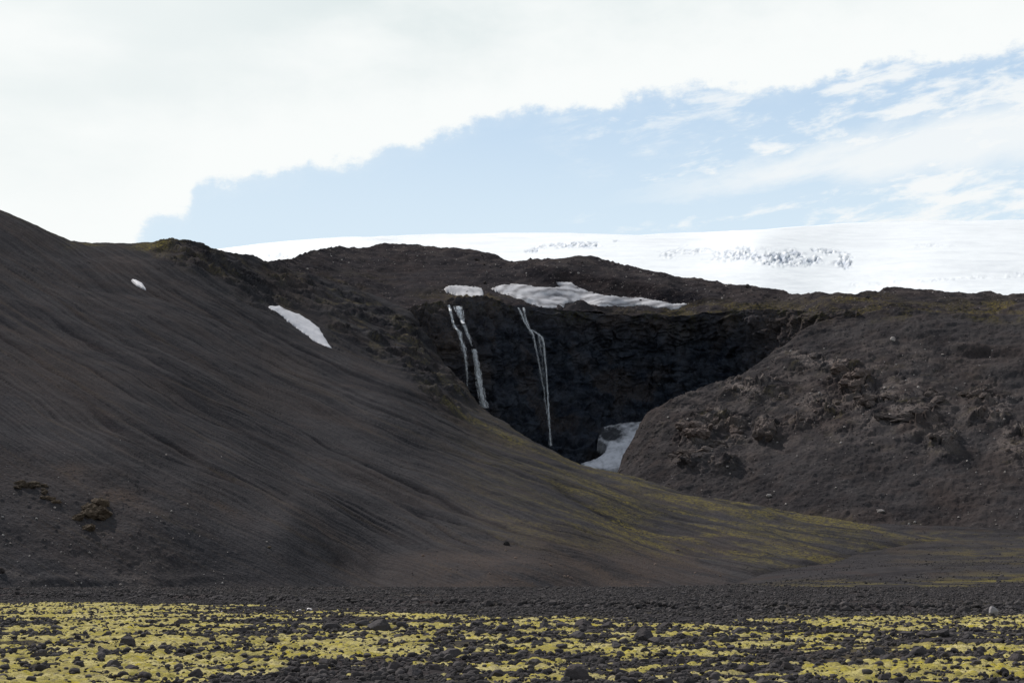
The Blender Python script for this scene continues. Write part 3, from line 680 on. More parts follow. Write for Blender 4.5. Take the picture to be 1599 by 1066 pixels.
def ground_mask(X, Y):
    px = CX + FPX * X / np.maximum(Y, 1.0)
    Z = ground_z(X, Y); py = HOR - FPX * (Z - CAMZ) / np.maximum(Y, 1.0)
    n = fbm(V3(X / 14, Y / 30, 0.0), 4); n2 = fbm(V3(X / 5, Y / 9, 3.0), 4)
    far = sstep(Y, 230, 300)
    mo = far * (0.95 * blob(px, py, 1370, 912, 150, 6) + 0.9 * blob(px, py, 1560, 905, 70, 9) + 0.4 * blob(px, py, 1560, 868, 130, 16) + 0.5 * blob(px, py, 1480, 838, 140, 6)) * sstep(n + 0.6 * n2, -0.25, 0.45)
    mo = np.maximum(mo, sstep(Y, 120, 170) * (1 - far) * blob(px, py, 560, 929, 180, 3) * sstep(n2, -0.2, 0.4) * 0.7)
    mo = np.maximum(mo, sstep(Y, 110, 60) * 0.25 * sstep(n2, 0.0, 0.5))
    rust_light = 0.15 * sstep(n, 0.0, 0.5) + 0.2 * sstep(Y, 150, 220) * sstep(px, 900, 500)
    pale = 0 * far
    dark = far * 0.45 * sstep(fbm(V3(X / 60, Y / 14, 5.0), 4), -0.05, 0.5)
    return np.stack([np.clip(mo, 0, 1), np.clip(rust_light, 0, 1), pale, dark], -1)


M_GROUND = terrain_mat('dark_gravel', (0.0185, 0.0178, 0.0195), (0.060, 0.0550, 0.0560), moss=(0.20, 0.165, 0.035), fine=5.0, bumpd=0.08, stones=3.2, vary=0.3, stone_p=0.85, stone_col=(0.09, 0.083, 0.082), tint=0.08)
px_ = np.arange(-420, 2021, 2.6)
Yr = np.concatenate([np.arange(6, 20, 0.5), np.arange(20, 95, 0.16), np.arange(95, 200, 0.5), np.arange(200, 420, 1.6), np.arange(420, 1000, 5.0)])
YY = np.broadcast_to(Yr[:, None], (len(Yr), len(px_))); XX = (px_ - CX)[None] / FPX * (YY + 22 * sstep(YY, 160, 40))
ZZ = ground_z(XX, YY)
GM = ground_mask(XX, YY)
gnd = mk('ground', V3(XX, YY, ZZ), grid_faces(*XX.shape), M_GROUND, True, {'mask': GM.reshape(-1, 4), 'flow': (V3(XX, YY, ZZ) * 0.3).reshape(-1, 3)})
tag(gnd, kind='structure')
# the sheet goes on round and behind the camera
outer = mk('ground', np.array([(-2600, -2000, -0.7), (2600, -2000, -0.7), (2600, 330, -0.7), (-2600, 330, -0.7)]), np.array([[0, 1, 2, 3]]), M_GROUND, False); tag(outer, kind='structure')


def moss_mat():
    m, t, b, out = base_mat('yellow_moss', 1.0, 0.05)
    geo = t.new('ShaderNodeNewGeometry'); pos = geo.outputs['Position']
    n = t.noise(pos, 0.7, 4, 0.6); f = t.noise(pos, 9, 6, 0.7); f2 = t.noise(pos, 30, 4, 0.6)
    c = t.mix(t.step(n, 0.38, 0.66), (0.31, 0.26, 0.055), (0.50, 0.425, 0.19))
    c = t.mix(t.m('MULTIPLY', t.step(f, 0.47, 0.60), 0.8), c, (0.135, 0.112, 0.036))
    c = t.mix(t.m('MULTIPLY', t.step(t.noise(pos, 3.0, 5, 0.6), 0.52, 0.70), 0.5), c, (0.27, 0.23, 0.15))
    c = t.mix(t.m('MULTIPLY', t.step(t.noise(pos, 0.45, 5, 0.65), 0.46, 0.64), 0.62), c, (0.20, 0.165, 0.06))
    c = t.mix(t.m('MULTIPLY', t.step(t.noise(pos, 4.5, 4, 0.7), 0.54, 0.66), 0.75), c, (0.19, 0.160, 0.105))
    c = t.mix(t.m('MULTIPLY', t.step(t.noise(pos, 2.2, 4, 0.7), 0.46, 0.34), 0.8), c, (0.37, 0.295, 0.022))
    t.l.new(c, b.inputs['Base Color'])
    t.l.new(bump(t, f2, 0.6, 0.03, bump(t, f, 0.9, 0.07)), b.inputs['Normal'])
    return m


pm = np.arange(-330, 1931, 2.3); Ym = np.concatenate([np.arange(14, 60, 0.11), np.arange(60, 112, 0.2)])
YY = np.broadcast_to(Ym[:, None], (len(Ym), len(pm))); XX = (pm - CX)[None] / FPX * (YY + 12 * sstep(YY, 110, 30))
mm = moss_m(XX, YY); w1, e1, i1 = worley(V3(XX / 0.22, YY / 0.42, 0.0) + 0.35 * fbm(V3(XX / 0.5, YY / 0.5, 3.0), 2)[..., None])
hh = np.where(mm > 0, 0.026 * (1 - np.exp(-mm * 4.5)) + 0.075 * sstep(w1, 0.8, 0.1) * sstep(mm, 0, 0.25) * (0.2 + i1), 0.35 * mm)
zz = ground_z(XX, YY); keep = (hh > -0.06)
F = grid_faces(*XX.shape); F = F[keep.ravel()[F].any(1)]
used, inv = np.unique(F, return_inverse=True)
mo = mk('moss', V3(XX, YY, zz + np.maximum(hh, -0.12)).reshape(-1, 3)[used], inv.reshape(-1, 4), moss_mat(), True)
tag(mo, 'low cushions of bright yellow moss spreading between the dark stones of the plain', 'moss', kind='stuff')


# ------------------------------------------------------------------ stones
def ico(sub):
    p = (1 + 5 ** 0.5) / 2
    v = [(-1, p, 0), (1, p, 0), (-1, -p, 0), (1, -p, 0), (0, -1, p), (0, 1, p), (0, -1, -p), (0, 1, -p), (p, 0, -1), (p, 0, 1), (-p, 0, -1), (-p, 0, 1)]
    f = [(0, 11, 5), (0, 5, 1), (0, 1, 7), (0, 7, 10), (0, 10, 11), (1, 5, 9), (5, 11, 4), (11, 10, 2), (10, 7, 6), (7, 1, 8), (3, 9, 4), (3, 4, 2), (3, 2, 6), (3, 6, 8), (3, 8, 9), (4, 9, 5), (2, 4, 11), (6, 2, 10), (8, 6, 7), (9, 8, 1)]
    v = [np.array(x) / np.linalg.norm(x) for x in v]
    for _ in range(sub):
        c = {}; g = []
        def mid(a, b):
            k = (min(a, b), max(a, b))
            if k not in c:
                m = v[a] + v[b]; v.append(m / np.linalg.norm(m)); c[k] = len(v) - 1
            return c[k]
        for a, b, d in f:
            x, y, z = mid(a, b), mid(b, d), mid(d, a); g += [(a, x, z), (b, y, x), (d, z, y), (x, y, z)]
        f = g
    return np.array(v), np.array(f)


ICO = {s: ico(s) for s in (1, 2, 3)}


def rock(seed, sub, cuts=11, rough=0.10, flat=0.72):
    r = np.random.default_rng(seed); v, f = ICO[sub]; v = v.copy()
    v = v * (1 + 0.22 * perlin(v * 1.1 + seed * 3.1))[:, None]
    for _ in range(cuts):
        n = r.normal(size=3); n /= np.linalg.norm(n); d = r.uniform(0.58, 0.88)
        v = v - n * np.maximum(v @ n - d, 0)[:, None] * 0.92
    v = v * (1 + rough * fbm(v * 2.6 + seed, 3))[:, None]
    return v * np.array([1.0, r.uniform(0.72, 1.0), r.uniform(flat - 0.14, flat + 0.12)]), f


def rotz(a):
    c, s = np.cos(a), np.sin(a); z = 0 * a
    return np.stack([np.stack([c, -s, z], -1), np.stack([s, c, z], -1), np.stack([z, z, 1 + z], -1)], -2)


def pile(temps, pos, size, seed, tilt=0.35):
    """many stones as one vertex and face array"""
    r = np.random.default_rng(seed); Vs = []; Fs = []; o = 0; k = r.integers(0, len(temps), len(pos))
    for j, (v, f) in enumerate(temps):
        ix = np.where(k == j)[0]
        if not len(ix): continue
        Rz = rotz(r.uniform(0, 6.28, len(ix))); a = r.normal(0, tilt, len(ix)); c, s = np.cos(a), np.sin(a); z = 0 * a
        Rx = np.stack([np.stack([1 + z, z, z], -1), np.stack([z, c, -s], -1), np.stack([z, s, c], -1)], -2)
        A = np.einsum('nij,kj->nki', Rz @ Rx, v) * size[ix][:, None, None] + pos[ix][:, None]
        Vs.append(A.reshape(-1, 3)); Fs.append((f[None] + (np.arange(len(ix)) * len(v))[:, None, None] + o).reshape(-1, 3)); o += A.shape[0] * A.shape[1]
    return np.concatenate(Vs), np.concatenate(Fs)


ICO[0] = ico(0)
T1 = [rock(100 + i, 1, 8, 0.10) for i in range(14)]
T0 = [rock(150 + i, 0, 3, 0.25) for i in range(14)]
def scatter(n, y0, y1, seed, p0=-400, p1=2000, power=1.0):
    r = np.random.default_rng(seed); u = r.uniform(0, 1, n)
    Y = (y0 ** (1 - power) + u * (y1 ** (1 - power) - y0 ** (1 - power))) ** (1 / (1 - power)) if power != 1 else y0 * (y1 / y0) ** u
    px = r.uniform(p0, p1, n); return (px - CX) / FPX * Y, Y, r


parts = []
# small stones between the moss, in drifts
X, Y, r = scatter(82000, 19, 112, 1)
mv = moss_m(X, Y); cl = fbm(V3(X / 2.2, Y / 3.2, 6.0), 3)
keep = r.uniform(0, 1, len(X)) < np.where(mv > 0.05, 0.08 + 0.42 * sstep(cl, 0.25, 0.8), 0.55 + 0.4 * sstep(cl, -0.4, 0.4))
X, Y, mv = X[keep], Y[keep], mv[keep]
s = np.exp(r.normal(np.log(0.037), 0.60, len(X))) * np.clip(Y / 40, 0.8, 1.5); s = np.clip(s, 0.016, 0.125)
parts.append((V3(X, Y, ground_z(X, Y) + s * 0.30 + 0.03 * (mv > 0)), s))
X, Y, r = scatter(76000, 20, 90, 12); mv = moss_m(X, Y); keep = (mv > -0.1) & (r.uniform(0, 1, len(X)) < 0.35)
X, Y = X[keep], Y[keep]; s = np.clip(np.exp(r.normal(np.log(0.026), 0.45, len(X))), 0.012, 0.07) * np.clip(Y / 45, 0.7, 1.6)
tiny = (V3(X, Y, ground_z(X, Y) + 0.028 + s * 0.2), s)
# gravel flat behind the moss
far = []
X, Y, r = scatter(115000, 70, 300, 2, power=1.1)
bk = BANK(CX + FPX * X / Y); keep = (Y > np.minimum(bk - 8, 96))
X, Y = X[keep], Y[keep]
s = np.clip(np.exp(r.normal(np.log(0.050), 0.55, len(X))) * np.clip(Y / 130, 0.8, 1.5), 0.03, 0.36)
far.append((V3(X, Y, ground_z(X, Y) + s * 0.25), s))
# the lip of the bank
u = r.uniform(-100, 1700, 1500); Y = BANK(u) + r.normal(0, 0.7, 1500); X = (u - CX) / FPX * Y; Y = Y + 3.0 * fbm(V3(X / 9, 0 * X, 3.0), 3); s = np.clip(np.exp(r.normal(np.log(0.13), 0.4, 1500)), 0.06, 0.35)
parts.append((V3(X, Y, ground_z(X, Y) + s * 0.2), s))
PP = np.concatenate([p for p, _ in parts]); SS = np.concatenate([q for _, q in parts])
v, f = pile(T1, PP, SS, 3)
X, Y, r = scatter(15000, 300, 760, 13, 1050, 2000); k = (r.uniform(0, 1, len(X)) < 1.0 - 1.6 * ground_mask(X, Y)[:, 0]) & (fbm(V3(X / 30, Y / 40, 2.0), 3) > -0.25); X, Y = X[k], Y[k]; s = np.clip(np.exp(r.normal(np.log(0.13), 0.55, len(X))), 0.05, 0.5)
fan = (V3(X, Y, ground_z(X, Y) + s * 0.2), s)
v2, f2 = pile(T0, np.concatenate([far[0][0], tiny[0], fan[0]]), np.concatenate([far[0][1], tiny[1], fan[1]]), 4)
f = np.concatenate([f, f2 + len(v)]); v = np.concatenate([v, v2])
tag(mk('gravel', v, f, M_GRAVEL, False), 'countless small dark volcanic stones strewn over the mossy plain and gravel flat', 'gravel', kind='stuff')

# boulders: each one by itself
BT = []
for i in range(16):
    vv, ff = rock(200 + i, 3, 12, 0.07); o = mk('boulder', vv, ff, M_STONE, False, link=False); BT.append(o.data); bpy.data.objects.remove(o)
KNOWN = [(382, 985, 22), (292, 975, 22), (270, 990, 15), (215, 1040, 20), (237, 1049, 22), (317, 1044, 22), (21, 1053, 25), (55, 982, 12), (100, 982, 22), (130, 982, 15), (67, 1007, 15), (120, 1005, 17), (207, 1002, 28), (140, 1009, 12),
         (192, 1037, 27), (357, 1038, 15), (247, 972, 17), (232, 967, 12), (180, 961, 10), (75, 1021, 27), (100, 1021, 17), (172, 1016, 22), (270, 1014, 12), (320, 1019, 15), (5, 1016, 12), (367, 1061, 30),
         (572, 977, 25), (525, 982, 30), (632, 978, 20), (595, 983, 37), (432, 1000, 25), (487, 995, 20), (505, 995, 17), (602, 1002, 22), (746, 977, 22), (750, 990, 22), (692, 988, 20), (785, 983, 22), (710, 1018, 35), (695, 973, 17), (467, 986, 17),
         (662, 1000, 12), (652, 1043, 28), (682, 1037, 20), (737, 1041, 25), (775, 1045, 25), (525, 1046, 15), (560, 1051, 20), (507, 1051, 17), (460, 1058, 27), (585, 1060, 15), (462, 1046, 17), (617, 1035, 22), (750, 1058, 22), (510, 1028, 15),
         (851, 978, 20), (877, 978, 22), (910, 976, 25), (947, 980, 20), (1007, 981, 12), (1035, 977, 20), (900, 995, 32), (925, 993, 20), (990, 986, 22), (1000, 996, 32), (1020, 1001, 30), (1040, 996, 15), (877, 1008, 22), (837, 1004, 22),
         (960, 1008, 20), (977, 1011, 20), (1150, 988, 25), (1127, 998, 20), (1110, 986, 25), (1062, 1001, 20), (1057, 1028, 20), (965, 1043, 22), (992, 1046, 20), (902, 1051, 42), (937, 1056, 15), (977, 1056, 22), (1030, 1063, 32), (1110, 1051, 27),
         (1157, 1038, 25), (1132, 1038, 15), (1182, 1061, 27), (820, 1048, 20), (1057, 1048, 20), (837, 1033, 22),
         (1244, 976, 15), (1284, 988, 28), (1256, 991, 17), (1241, 998, 15), (1371, 986, 15), (1406, 993, 28), (1431, 993, 20), (1456, 993, 30), (1374, 1025, 22), (1399, 1026, 20), (1441, 1028, 20), (1574, 1026, 28), (1524, 1026, 25), (1544, 1001, 22),
         (1501, 996, 17), (1474, 991, 15), (1219, 1038, 22), (1424, 1018, 28), (1359, 1016, 25), (1306, 1056, 18), (1384, 1061, 22), (1369, 1051, 22), (1486, 967, 10), (1414, 970, 10), (1320, 985, 15), (1345, 987, 14), (1355, 983, 17)]
r = np.random.default_rng(21)
spots = list(KNOWN)
while len(spots) < 296:
    px = r.uniform(-5, 1605); py = 968 + 98 * r.uniform(0, 1) ** 1.15; Yq = FPX * CAMZ / (py - HOR); Xq = (px - CX) / FPX * Yq
    if moss_m(np.array([Xq]), np.array([Yq]))[0] > r.uniform(-0.1, 0.6): continue
    if min(math.hypot((px - a) / 1.0, (py - b) * 2.2) - 0.4 * c for a, b, c in spots) < 7: continue
    spots.append((px, py, r.uniform(8, 15)))
PLACE = [(110, 'at the far left edge'), (200, 'below the brown outcrops'), (330, 'below the tiny high snow patch'), (440, 'left of the slanting snow patch'), (540, 'below the slanting snow patch'), (640, 'below the rounded moraine hump'),
         (740, 'below the twin waterfalls'), (820, 'below the dark slope boulder'), (900, 'below the tall thin waterfall'), (1000, 'below the gorge snow'), (1100, 'below the dark cliff'), (1200, 'below the pinkish crag'),
         (1330, 'below the glacier icefall'), (1450, 'below the rusty ledge'), (1530, 'below the hill overhang'), (1e9, 'at the far right edge')]
ROW = [(978, 'rearmost moss'), (992, 'rear moss'), (1012, 'middle moss'), (1038, 'front moss'), (1e9, 'bottom edge')]
ORD = ['leftmost', 'second', 'third', 'fourth', 'fifth', 'sixth', 'seventh', 'eighth', 'ninth', 'tenth', 'eleventh', 'twelfth']
def place_word(px): return next(w for a, w in PLACE if px < a)
bk = {}
for a in spots:
    size = 'big' if a[2] > 24 else 'mid-sized' if a[2] > 15 else 'small'
    bk.setdefault((size, place_word(a[0]), next(w for b, w in ROW if a[1] < b)), []).append(a)
for (size, pw, rw), L in bk.items():
    L.sort()
    for i, (px, py, wd) in enumerate(L):
        Yq = FPX * (CAMZ - 0.08) / (py - 1.0 - HOR); Xq = (px - CX) / FPX * Yq; sc = wd * Yq / FPX * 0.56
        o = bpy.data.objects.new('boulder', BT[int(r.integers(0, 16))]); COL.objects.link(o)
        z = float(ground_z(np.array([Xq]), np.array([Yq]))[0])
        o.location = (Xq, Yq, z + sc * 0.22); o.rotation_euler = (r.normal(0, 0.2), r.normal(0, 0.2), r.uniform(0, 6.28))
        o.scale = (sc * 1.05, sc * r.uniform(0.85, 1.1), sc * r.uniform(0.85, 1.1))
        which = '' if len(L) == 1 else (', %s' % ('rightmost' if i == len(L) - 1 else ORD[min(i, 11)]))
        tag(o, '%s dark boulder %s, %s%s' % (size, pw, rw, which), 'boulder', 'dark boulders on the mossy plain')

# pale stones on and below the dark bank
def loose(name, px, py, wd, mat, label, cat, seed, flat=0.7, tall=1.0, group=None, lift=0.25):
    Yq = FPX * CAMZ / (py - HOR); Xq = (px - CX) / FPX * Yq; sc = wd * Yq / FPX * 0.55
    vv, ff = rock(seed, 3, 12, 0.06, flat)
    if tall > 1.1: vv = vv * (1 - 0.55 * np.clip(np.abs(vv[:, 2:3]) / 0.75, 0, 1) * np.array([1, 1, 0]))
    o = mk(name, vv, ff, mat, False)
    o.location = (Xq, Yq, float(ground_z(np.array([Xq]), np.array([Yq]))[0]) + sc * lift); o.scale = (sc, sc, sc * tall); o.rotation_euler = (0.1, 0.2, seed)
    return tag(o, label, cat, group)
M_WHITE = rock_mat('white_quartz', (0.36, 0.35, 0.36), (0.62, 0.60, 0.60), 4.0)
M_GREYP = rock_mat('pale_grey_stone', (0.13, 0.13, 0.14), (0.27, 0.265, 0.275), 4.0)
loose('pale_stone', 1540, 964, 19, M_GREYP, 'pale grey pointed stone standing against the dark gravel bank', 'stone', 41, 0.9, 1.2, lift=0.6)
loose('white_stone', 471, 956, 9, M_WHITE, 'white stone lying flat at the moss edge, left of two', 'stone', 42, 0.5, 0.8)
loose('white_stone', 486, 955, 11, M_WHITE, 'white stone lying flat at the moss edge, right and wider of two', 'stone', 43, 0.5, 0.8)
loose('white_stone', 1594, 968, 9, M_WHITE, 'white stone at the right edge under the gravel bank', 'stone', 44, 0.5, 0.8)
loose('white_stone', 354, 956, 5, M_WHITE, 'small whitish stone among dark gravel left of the white pair', 'stone', 45, 0.6, 1.0)

# ------------------------------------------------------------------ stones and outcrops on the hillsides
HT = {}
def hill_stone(lay, px, py, wd, mat, name, label, cat, group, r, flat=1.0):
    k = (mat.name, int(r.integers(0, 5)))
    if k not in HT:
        vv, ff = rock(300 + len(HT), 2, 9, 0.10, 0.8); o = mk(name, vv, ff, mat, False, link=False); HT[k] = o.data; bpy.data.objects.remove(o)
    P = LAY[lay].at(px, py)[0]; sc = wd * P[1] / FPX * 0.55
    o = bpy.data.objects.new(name, HT[k]); COL.objects.link(o)
    o.location = P + np.array([0, -0.25 * sc, 0.15 * sc]); o.scale = (sc, sc, sc * flat); o.rotation_euler = (r.normal(0, 0.4), r.normal(0, 0.4), r.uniform(0, 6.28))
    return tag(o, label, cat, group)


def many(lay, n, region, wmin, wmax, mat, name, words, cat, group, seed, accept=None):
    """scattered stones, each with its own label out of its size, column and row"""
    r = np.random.default_rng(seed); L = []
    while len(L) < n:
        px = r.uniform(region[0], region[2]); py = r.uniform(region[1], region[3])
        la = LAY[lay]
        if not (np.interp(px, la.px, la.tt) + 2 < py < np.interp(px, la.px, la.b) - 3): continue
        if accept and not accept(px, py, r): continue
        L.append((px, py, wmin * (wmax / wmin) ** (r.uniform(0, 1) ** 2.2)))
    ty = sorted(a[1] for a in L); b = {}
    for a in L:
        q = 'upper' if a[1] < ty[n // 3] else 'middle' if a[1] < ty[2 * n // 3] else 'lower'
        c = min(int((a[0] - region[0]) / (region[2] - region[0]) * len(words[1])), len(words[1]) - 1)
        b.setdefault((q, c), []).append(a)
    for (q, c), M in b.items():
        M.sort()
        for i, a in enumerate(M):
            which = '' if len(M) == 1 else (', %s' % ('rightmost' if i == len(M) - 1 else ORD[min(i, 11)] if i < 12 else 'one of the last'))
            hill_stone(lay, *a, mat, name, words[0] % (q, words[1][c]) + which, cat, group, r)


many('rocky_hill', 210, (1040, 540, 1600, 830), 1.6, 5.0, M_PALE, 'hillside_stone', ('pale stone, %s right hill, %s', ['under the left crag', 'under the pinkish crag', 'by its gully', 'under the rusty ledge', 'under the overhang', 'at its right end']), 'stone', 'pale stones on the right hill', 31)
many('rocky_hill', 130, (1040, 560, 1600, 740), 2.5, 11, M_CRAG, 'crag_block', ('brown angular block, %s crags, %s', ['around the left crag', 'around the pinkish crag', 'by the hill gully', 'around the rusty ledge', 'under the overhang', 'at the right edge']), 'rock', 'angular blocks among the right hill crags', 36,
     lambda px, py, r: float(crag_w(np.array(px), np.array(py))) > r.uniform(0.35, 0.9))
many('moraine', 85, (440, 382, 1590, 470), 1.8, 5.5, M_PALE, 'moraine_stone', ('pale rock on the %s moraine, %s', ['at its left shoulder', 'on the hump top', 'above the twin waterfalls', 'above the large snowfield', 'near the notch', 'above the right hill', 'at the right edge']), 'rock', 'rocks on the moraine', 32,
     lambda px, py, r: py - np.interp(px, *np.array(MOR_T).T) < 34 and abs(py - 455) > 0)
many('moraine', 40, (560, 380, 1590, 470), 2.0, 5.5, M_DARKB, 'moraine_boulder', ('dark rock on the %s moraine, %s', ['on the hump', 'above the twin waterfalls', 'above the large snowfield', 'near the notch', 'above the right hill', 'at the right edge']), 'rock', 'dark rocks on the moraine', 33,
     lambda px, py, r: py - np.interp(px, *np.array(MOR_T).T) < 20)
many('hill', 110, (0, 680, 360, 925), 1.6, 5.0, M_PALE, 'scree_stone', ('pale stone, %s left slope, %s', ['at the left edge', 'below the brown outcrops', 'right of the brown outcrops']), 'stone', 'pale stones at the foot of the left hill', 34, lambda px, py, r: py > 690 + 0.45 * px or r.uniform() < 0.25)
many('hill', 90, (640, 830, 1130, 915), 1.6, 5.5, M_RED, 'reddish_stone', ('reddish stone on the %s foot of the left hill, %s', ['below the dark boulder', 'right of the dark boulder', 'at its thin right end']), 'stone', 'reddish stones at the foot of the left hill', 35, lambda px, py, r: py > 905 - 60 * r.uniform() ** 1.5)
rr = np.random.default_rng(8)
hill_stone('hill', 792, 843, 12, M_DARKB, 'slope_boulder', 'lone dark angular boulder on the smooth lower left slope', 'boulder', None, rr, 0.8)
hill_stone('hill', 418, 859, 7, M_OUT, 'slope_stone', 'reddish rounded stone alone on the dark lower slope', 'stone', None, rr, 0.8)
hill_stone('hill', 415, 850, 3.5, M_PALE, 'slope_stone', 'tiny pale stone just above the reddish stone', 'stone', None, rr)
hill_stone('hill', 3, 889, 14, M_DARKB, 'slope_boulder', 'dark boulder at the left edge below the outcrops', 'boulder', None, rr)
hill_stone('rocky_hill', 1394, 536, 9, M_PALE, 'hillside_boulder', 'pale upright boulder high on the right hill under the rim', 'boulder', None, rr, 1.25)
hill_stone('rocky_hill', 1376, 803, 11, M_PALE, 'hillside_boulder', 'pale grey boulder at the foot of the right hill', 'boulder', None, rr, 0.7)
hill_stone('rocky_hill', 1200, 775, 10, M_PALE, 'hillside_boulder', 'grey boulder just behind the mossy ridge', 'boulder', None, rr, 0.7)
hill_stone('moraine', 1356, 464, 11, M_DARKB, 'moraine_block', 'dark block standing on the mossy knoll above the right hill', 'boulder', None, rr, 1.0)
hill_stone('moraine', 1168, 448, 9, M_DARKB, 'moraine_block', 'dark round boulder on the moraine crest beside the glacier', 'boulder', None, rr, 1.0)
hill_stone('moraine', 746, 404, 9, M_DARKB, 'moraine_block', 'dark boulder on the hump above the left waterfall', 'boulder', None, rr, 0.8)
hill_stone('moraine', 757, 443, 6, M_DARKB, 'moraine_block', 'dark stone between the two upper snowfields', 'boulder', None, rr, 0.8)


def outcrop(lay, px, py, wpx, hpx, mat, label, seed, n=9, name='rock_outcrop', blocky=0.8, sub=3, proud=0.35):
    """a knot of broken rock sticking out of a slope"""
    r = np.random.default_rng(seed); Vs = []; Fs = []; o = 0; P0 = LAY[lay].at(px, py)[0]
    for k in range(n):
        a = px + r.normal(0, 0.30) * wpx; b = py + r.normal(0, 0.30) * hpx
        P = LAY[lay].at(a, b)[0]; sc = P[1] / FPX
        v, f = rock(seed * 50 + k, sub, 13, 0.16, blocky)
        w = r.uniform(0.20, 0.42)
        v = v * np.array([wpx * w * sc, min(wpx, hpx) * 0.45 * sc, hpx * w * 1.1 * sc]); an = r.normal(0, 0.35); c, s_ = math.cos(an), math.sin(an)
        v = v @ np.array([[c, 0, -s_], [0, 1, 0], [s_, 0, c]])
        v = v + 0.10 * hpx * sc * (ridged(v / (hpx * 0.28 * sc) + seed, 3) - 0.3)[:, None] * (v / np.maximum(np.linalg.norm(v, axis=1), 1e-6)[:, None])
        Vs.append(v + P - P0 + np.array([0, -proud * min(wpx, hpx) * 0.3 * sc, 0])); Fs.append(f + o); o += len(v)
    ob = mk(name, np.concatenate(Vs), np.concatenate(Fs), mat, False); ob.location = P0
    return tag(ob, label, 'rock outcrop', None)


M_SCREE = rock_mat('scree_stone', (0.018, 0.0172, 0.0185), (0.075, 0.069, 0.070), 1.5)
def scree(lay, n, seed, x0, x1, lo, hi, label, accept):
    la = LAY[lay]; r = np.random.default_rng(seed); px = r.uniform(x0, x1, n); u = r.uniform(0.0, 0.985, n)
    b = np.interp(px, la.px, la.b); tt = np.interp(px, la.px, la.tt); py = b + (tt - b) * u
    k = r.uniform(0, 1, n) < accept(px, py); px, py = px[k], py[k]
    P = la.at(px, py); sz = lo * (hi / lo) ** (r.uniform(0, 1, len(px)) ** 2.5) * P[:, 1] / FPX * 0.5
    v, f = pile(T0, P + np.stack([0 * sz, -0.1 * sz, 0.12 * sz], -1), sz, seed, 0.5)
    tag(mk('scree', v, f, M_SCREE, False), label, 'scree', kind='stuff')
scree('hill', 26000, 401, -200, 1450, 0.6, 3.2, 'fine loose stones scattered over the long dark left slope', lambda a, b: np.clip(0.18 + 0.8 * sstep(b - (600 + 0.45 * a), 0, 60) + 0.8 * lf_band(a, b), 0, 1))
scree('rocky_hill', 20000, 402, 980, 1800, 0.7, 3.6, 'fine loose stones scattered over the right hill', lambda a, b: np.clip(0.45 + 0.5 * crag_w(a, b), 0, 1))
scree('moraine', 9000, 403, 420, 1800, 0.7, 3.4, 'loose stones covering the moraine behind the waterfalls', lambda a, b: sstep(b - np.interp(a, *np.array(MOR_T).T), 70, 10) * 0.8 + 0.15)
outcrop('hill', 147, 792, 40, 29, M_OUT, 'large brown layered outcrop sticking out of the dark left slope', 61, 14)
outcrop('hill', 44, 748, 30, 14, M_OUT, 'brown flat-topped outcrop near the left edge, highest of the row', 62, 9)
outcrop('hill', 65, 757, 15, 13, M_OUT, 'small brown outcrop touching the lower end of the flat-topped one', 63, 6)
outcrop('hill', 86, 771, 17, 11, M_OUT, 'small brown outcrop midway between the flat-topped and the layered ones', 64, 6)
outcrop('rocky_hill', 1199, 673, 30, 38, M_CRAG, 'upright pinkish brown crag in the middle of the right hill', 71, 9, 'crag')
outcrop('rocky_hill', 1083, 684, 34, 26, M_CRAG, 'rounded grey crag low on the left end of the right hill', 72, 9, 'crag')
outcrop('rocky_hill', 1107, 668, 20, 34, M_CRAG, 'tall narrow crag right of the rounded grey crag', 73, 6, 'crag')
outcrop('rocky_hill', 1146, 668, 20, 24, M_CRAG, 'blocky crag between the narrow and the pinkish crags', 74, 6, 'crag')
outcrop('rocky_hill', 1070, 716, 40, 12, M_CRAG, 'thin pale ledge below the rounded grey crag', 75, 7, 'rock_ledge')
outcrop('rocky_hill', 1112, 700, 34, 14, M_CRAG, 'dark undercut lump beside the rounded grey crag', 76, 7, 'crag')
outcrop('rocky_hill', 1335, 597, 40, 34, M_CRAG, 'broken brown crags on the upper middle of the right hill', 77, 11, 'crag')
outcrop('rocky_hill', 1355, 628, 40, 22, M_CRAG, 'brown craggy shelf below the broken upper crags', 78, 8, 'crag')
outcrop('rocky_hill', 1412, 656, 56, 18, M_CRAG, 'rusty slanting ledge on the right hill', 79, 9, 'rock_ledge')
outcrop('rocky_hill', 1455, 625, 30, 22, M_CRAG, 'stony brown shoulder above the rusty ledge', 80, 7, 'crag')
outcrop('rocky_hill', 1470, 690, 30, 22, M_CRAG, 'dark brown knob below the rusty ledge', 81, 7, 'crag')
outcrop('rocky_hill', 1518, 622, 30, 20, M_CRAG, 'small brown crag under the dark overhang', 82, 6, 'crag')


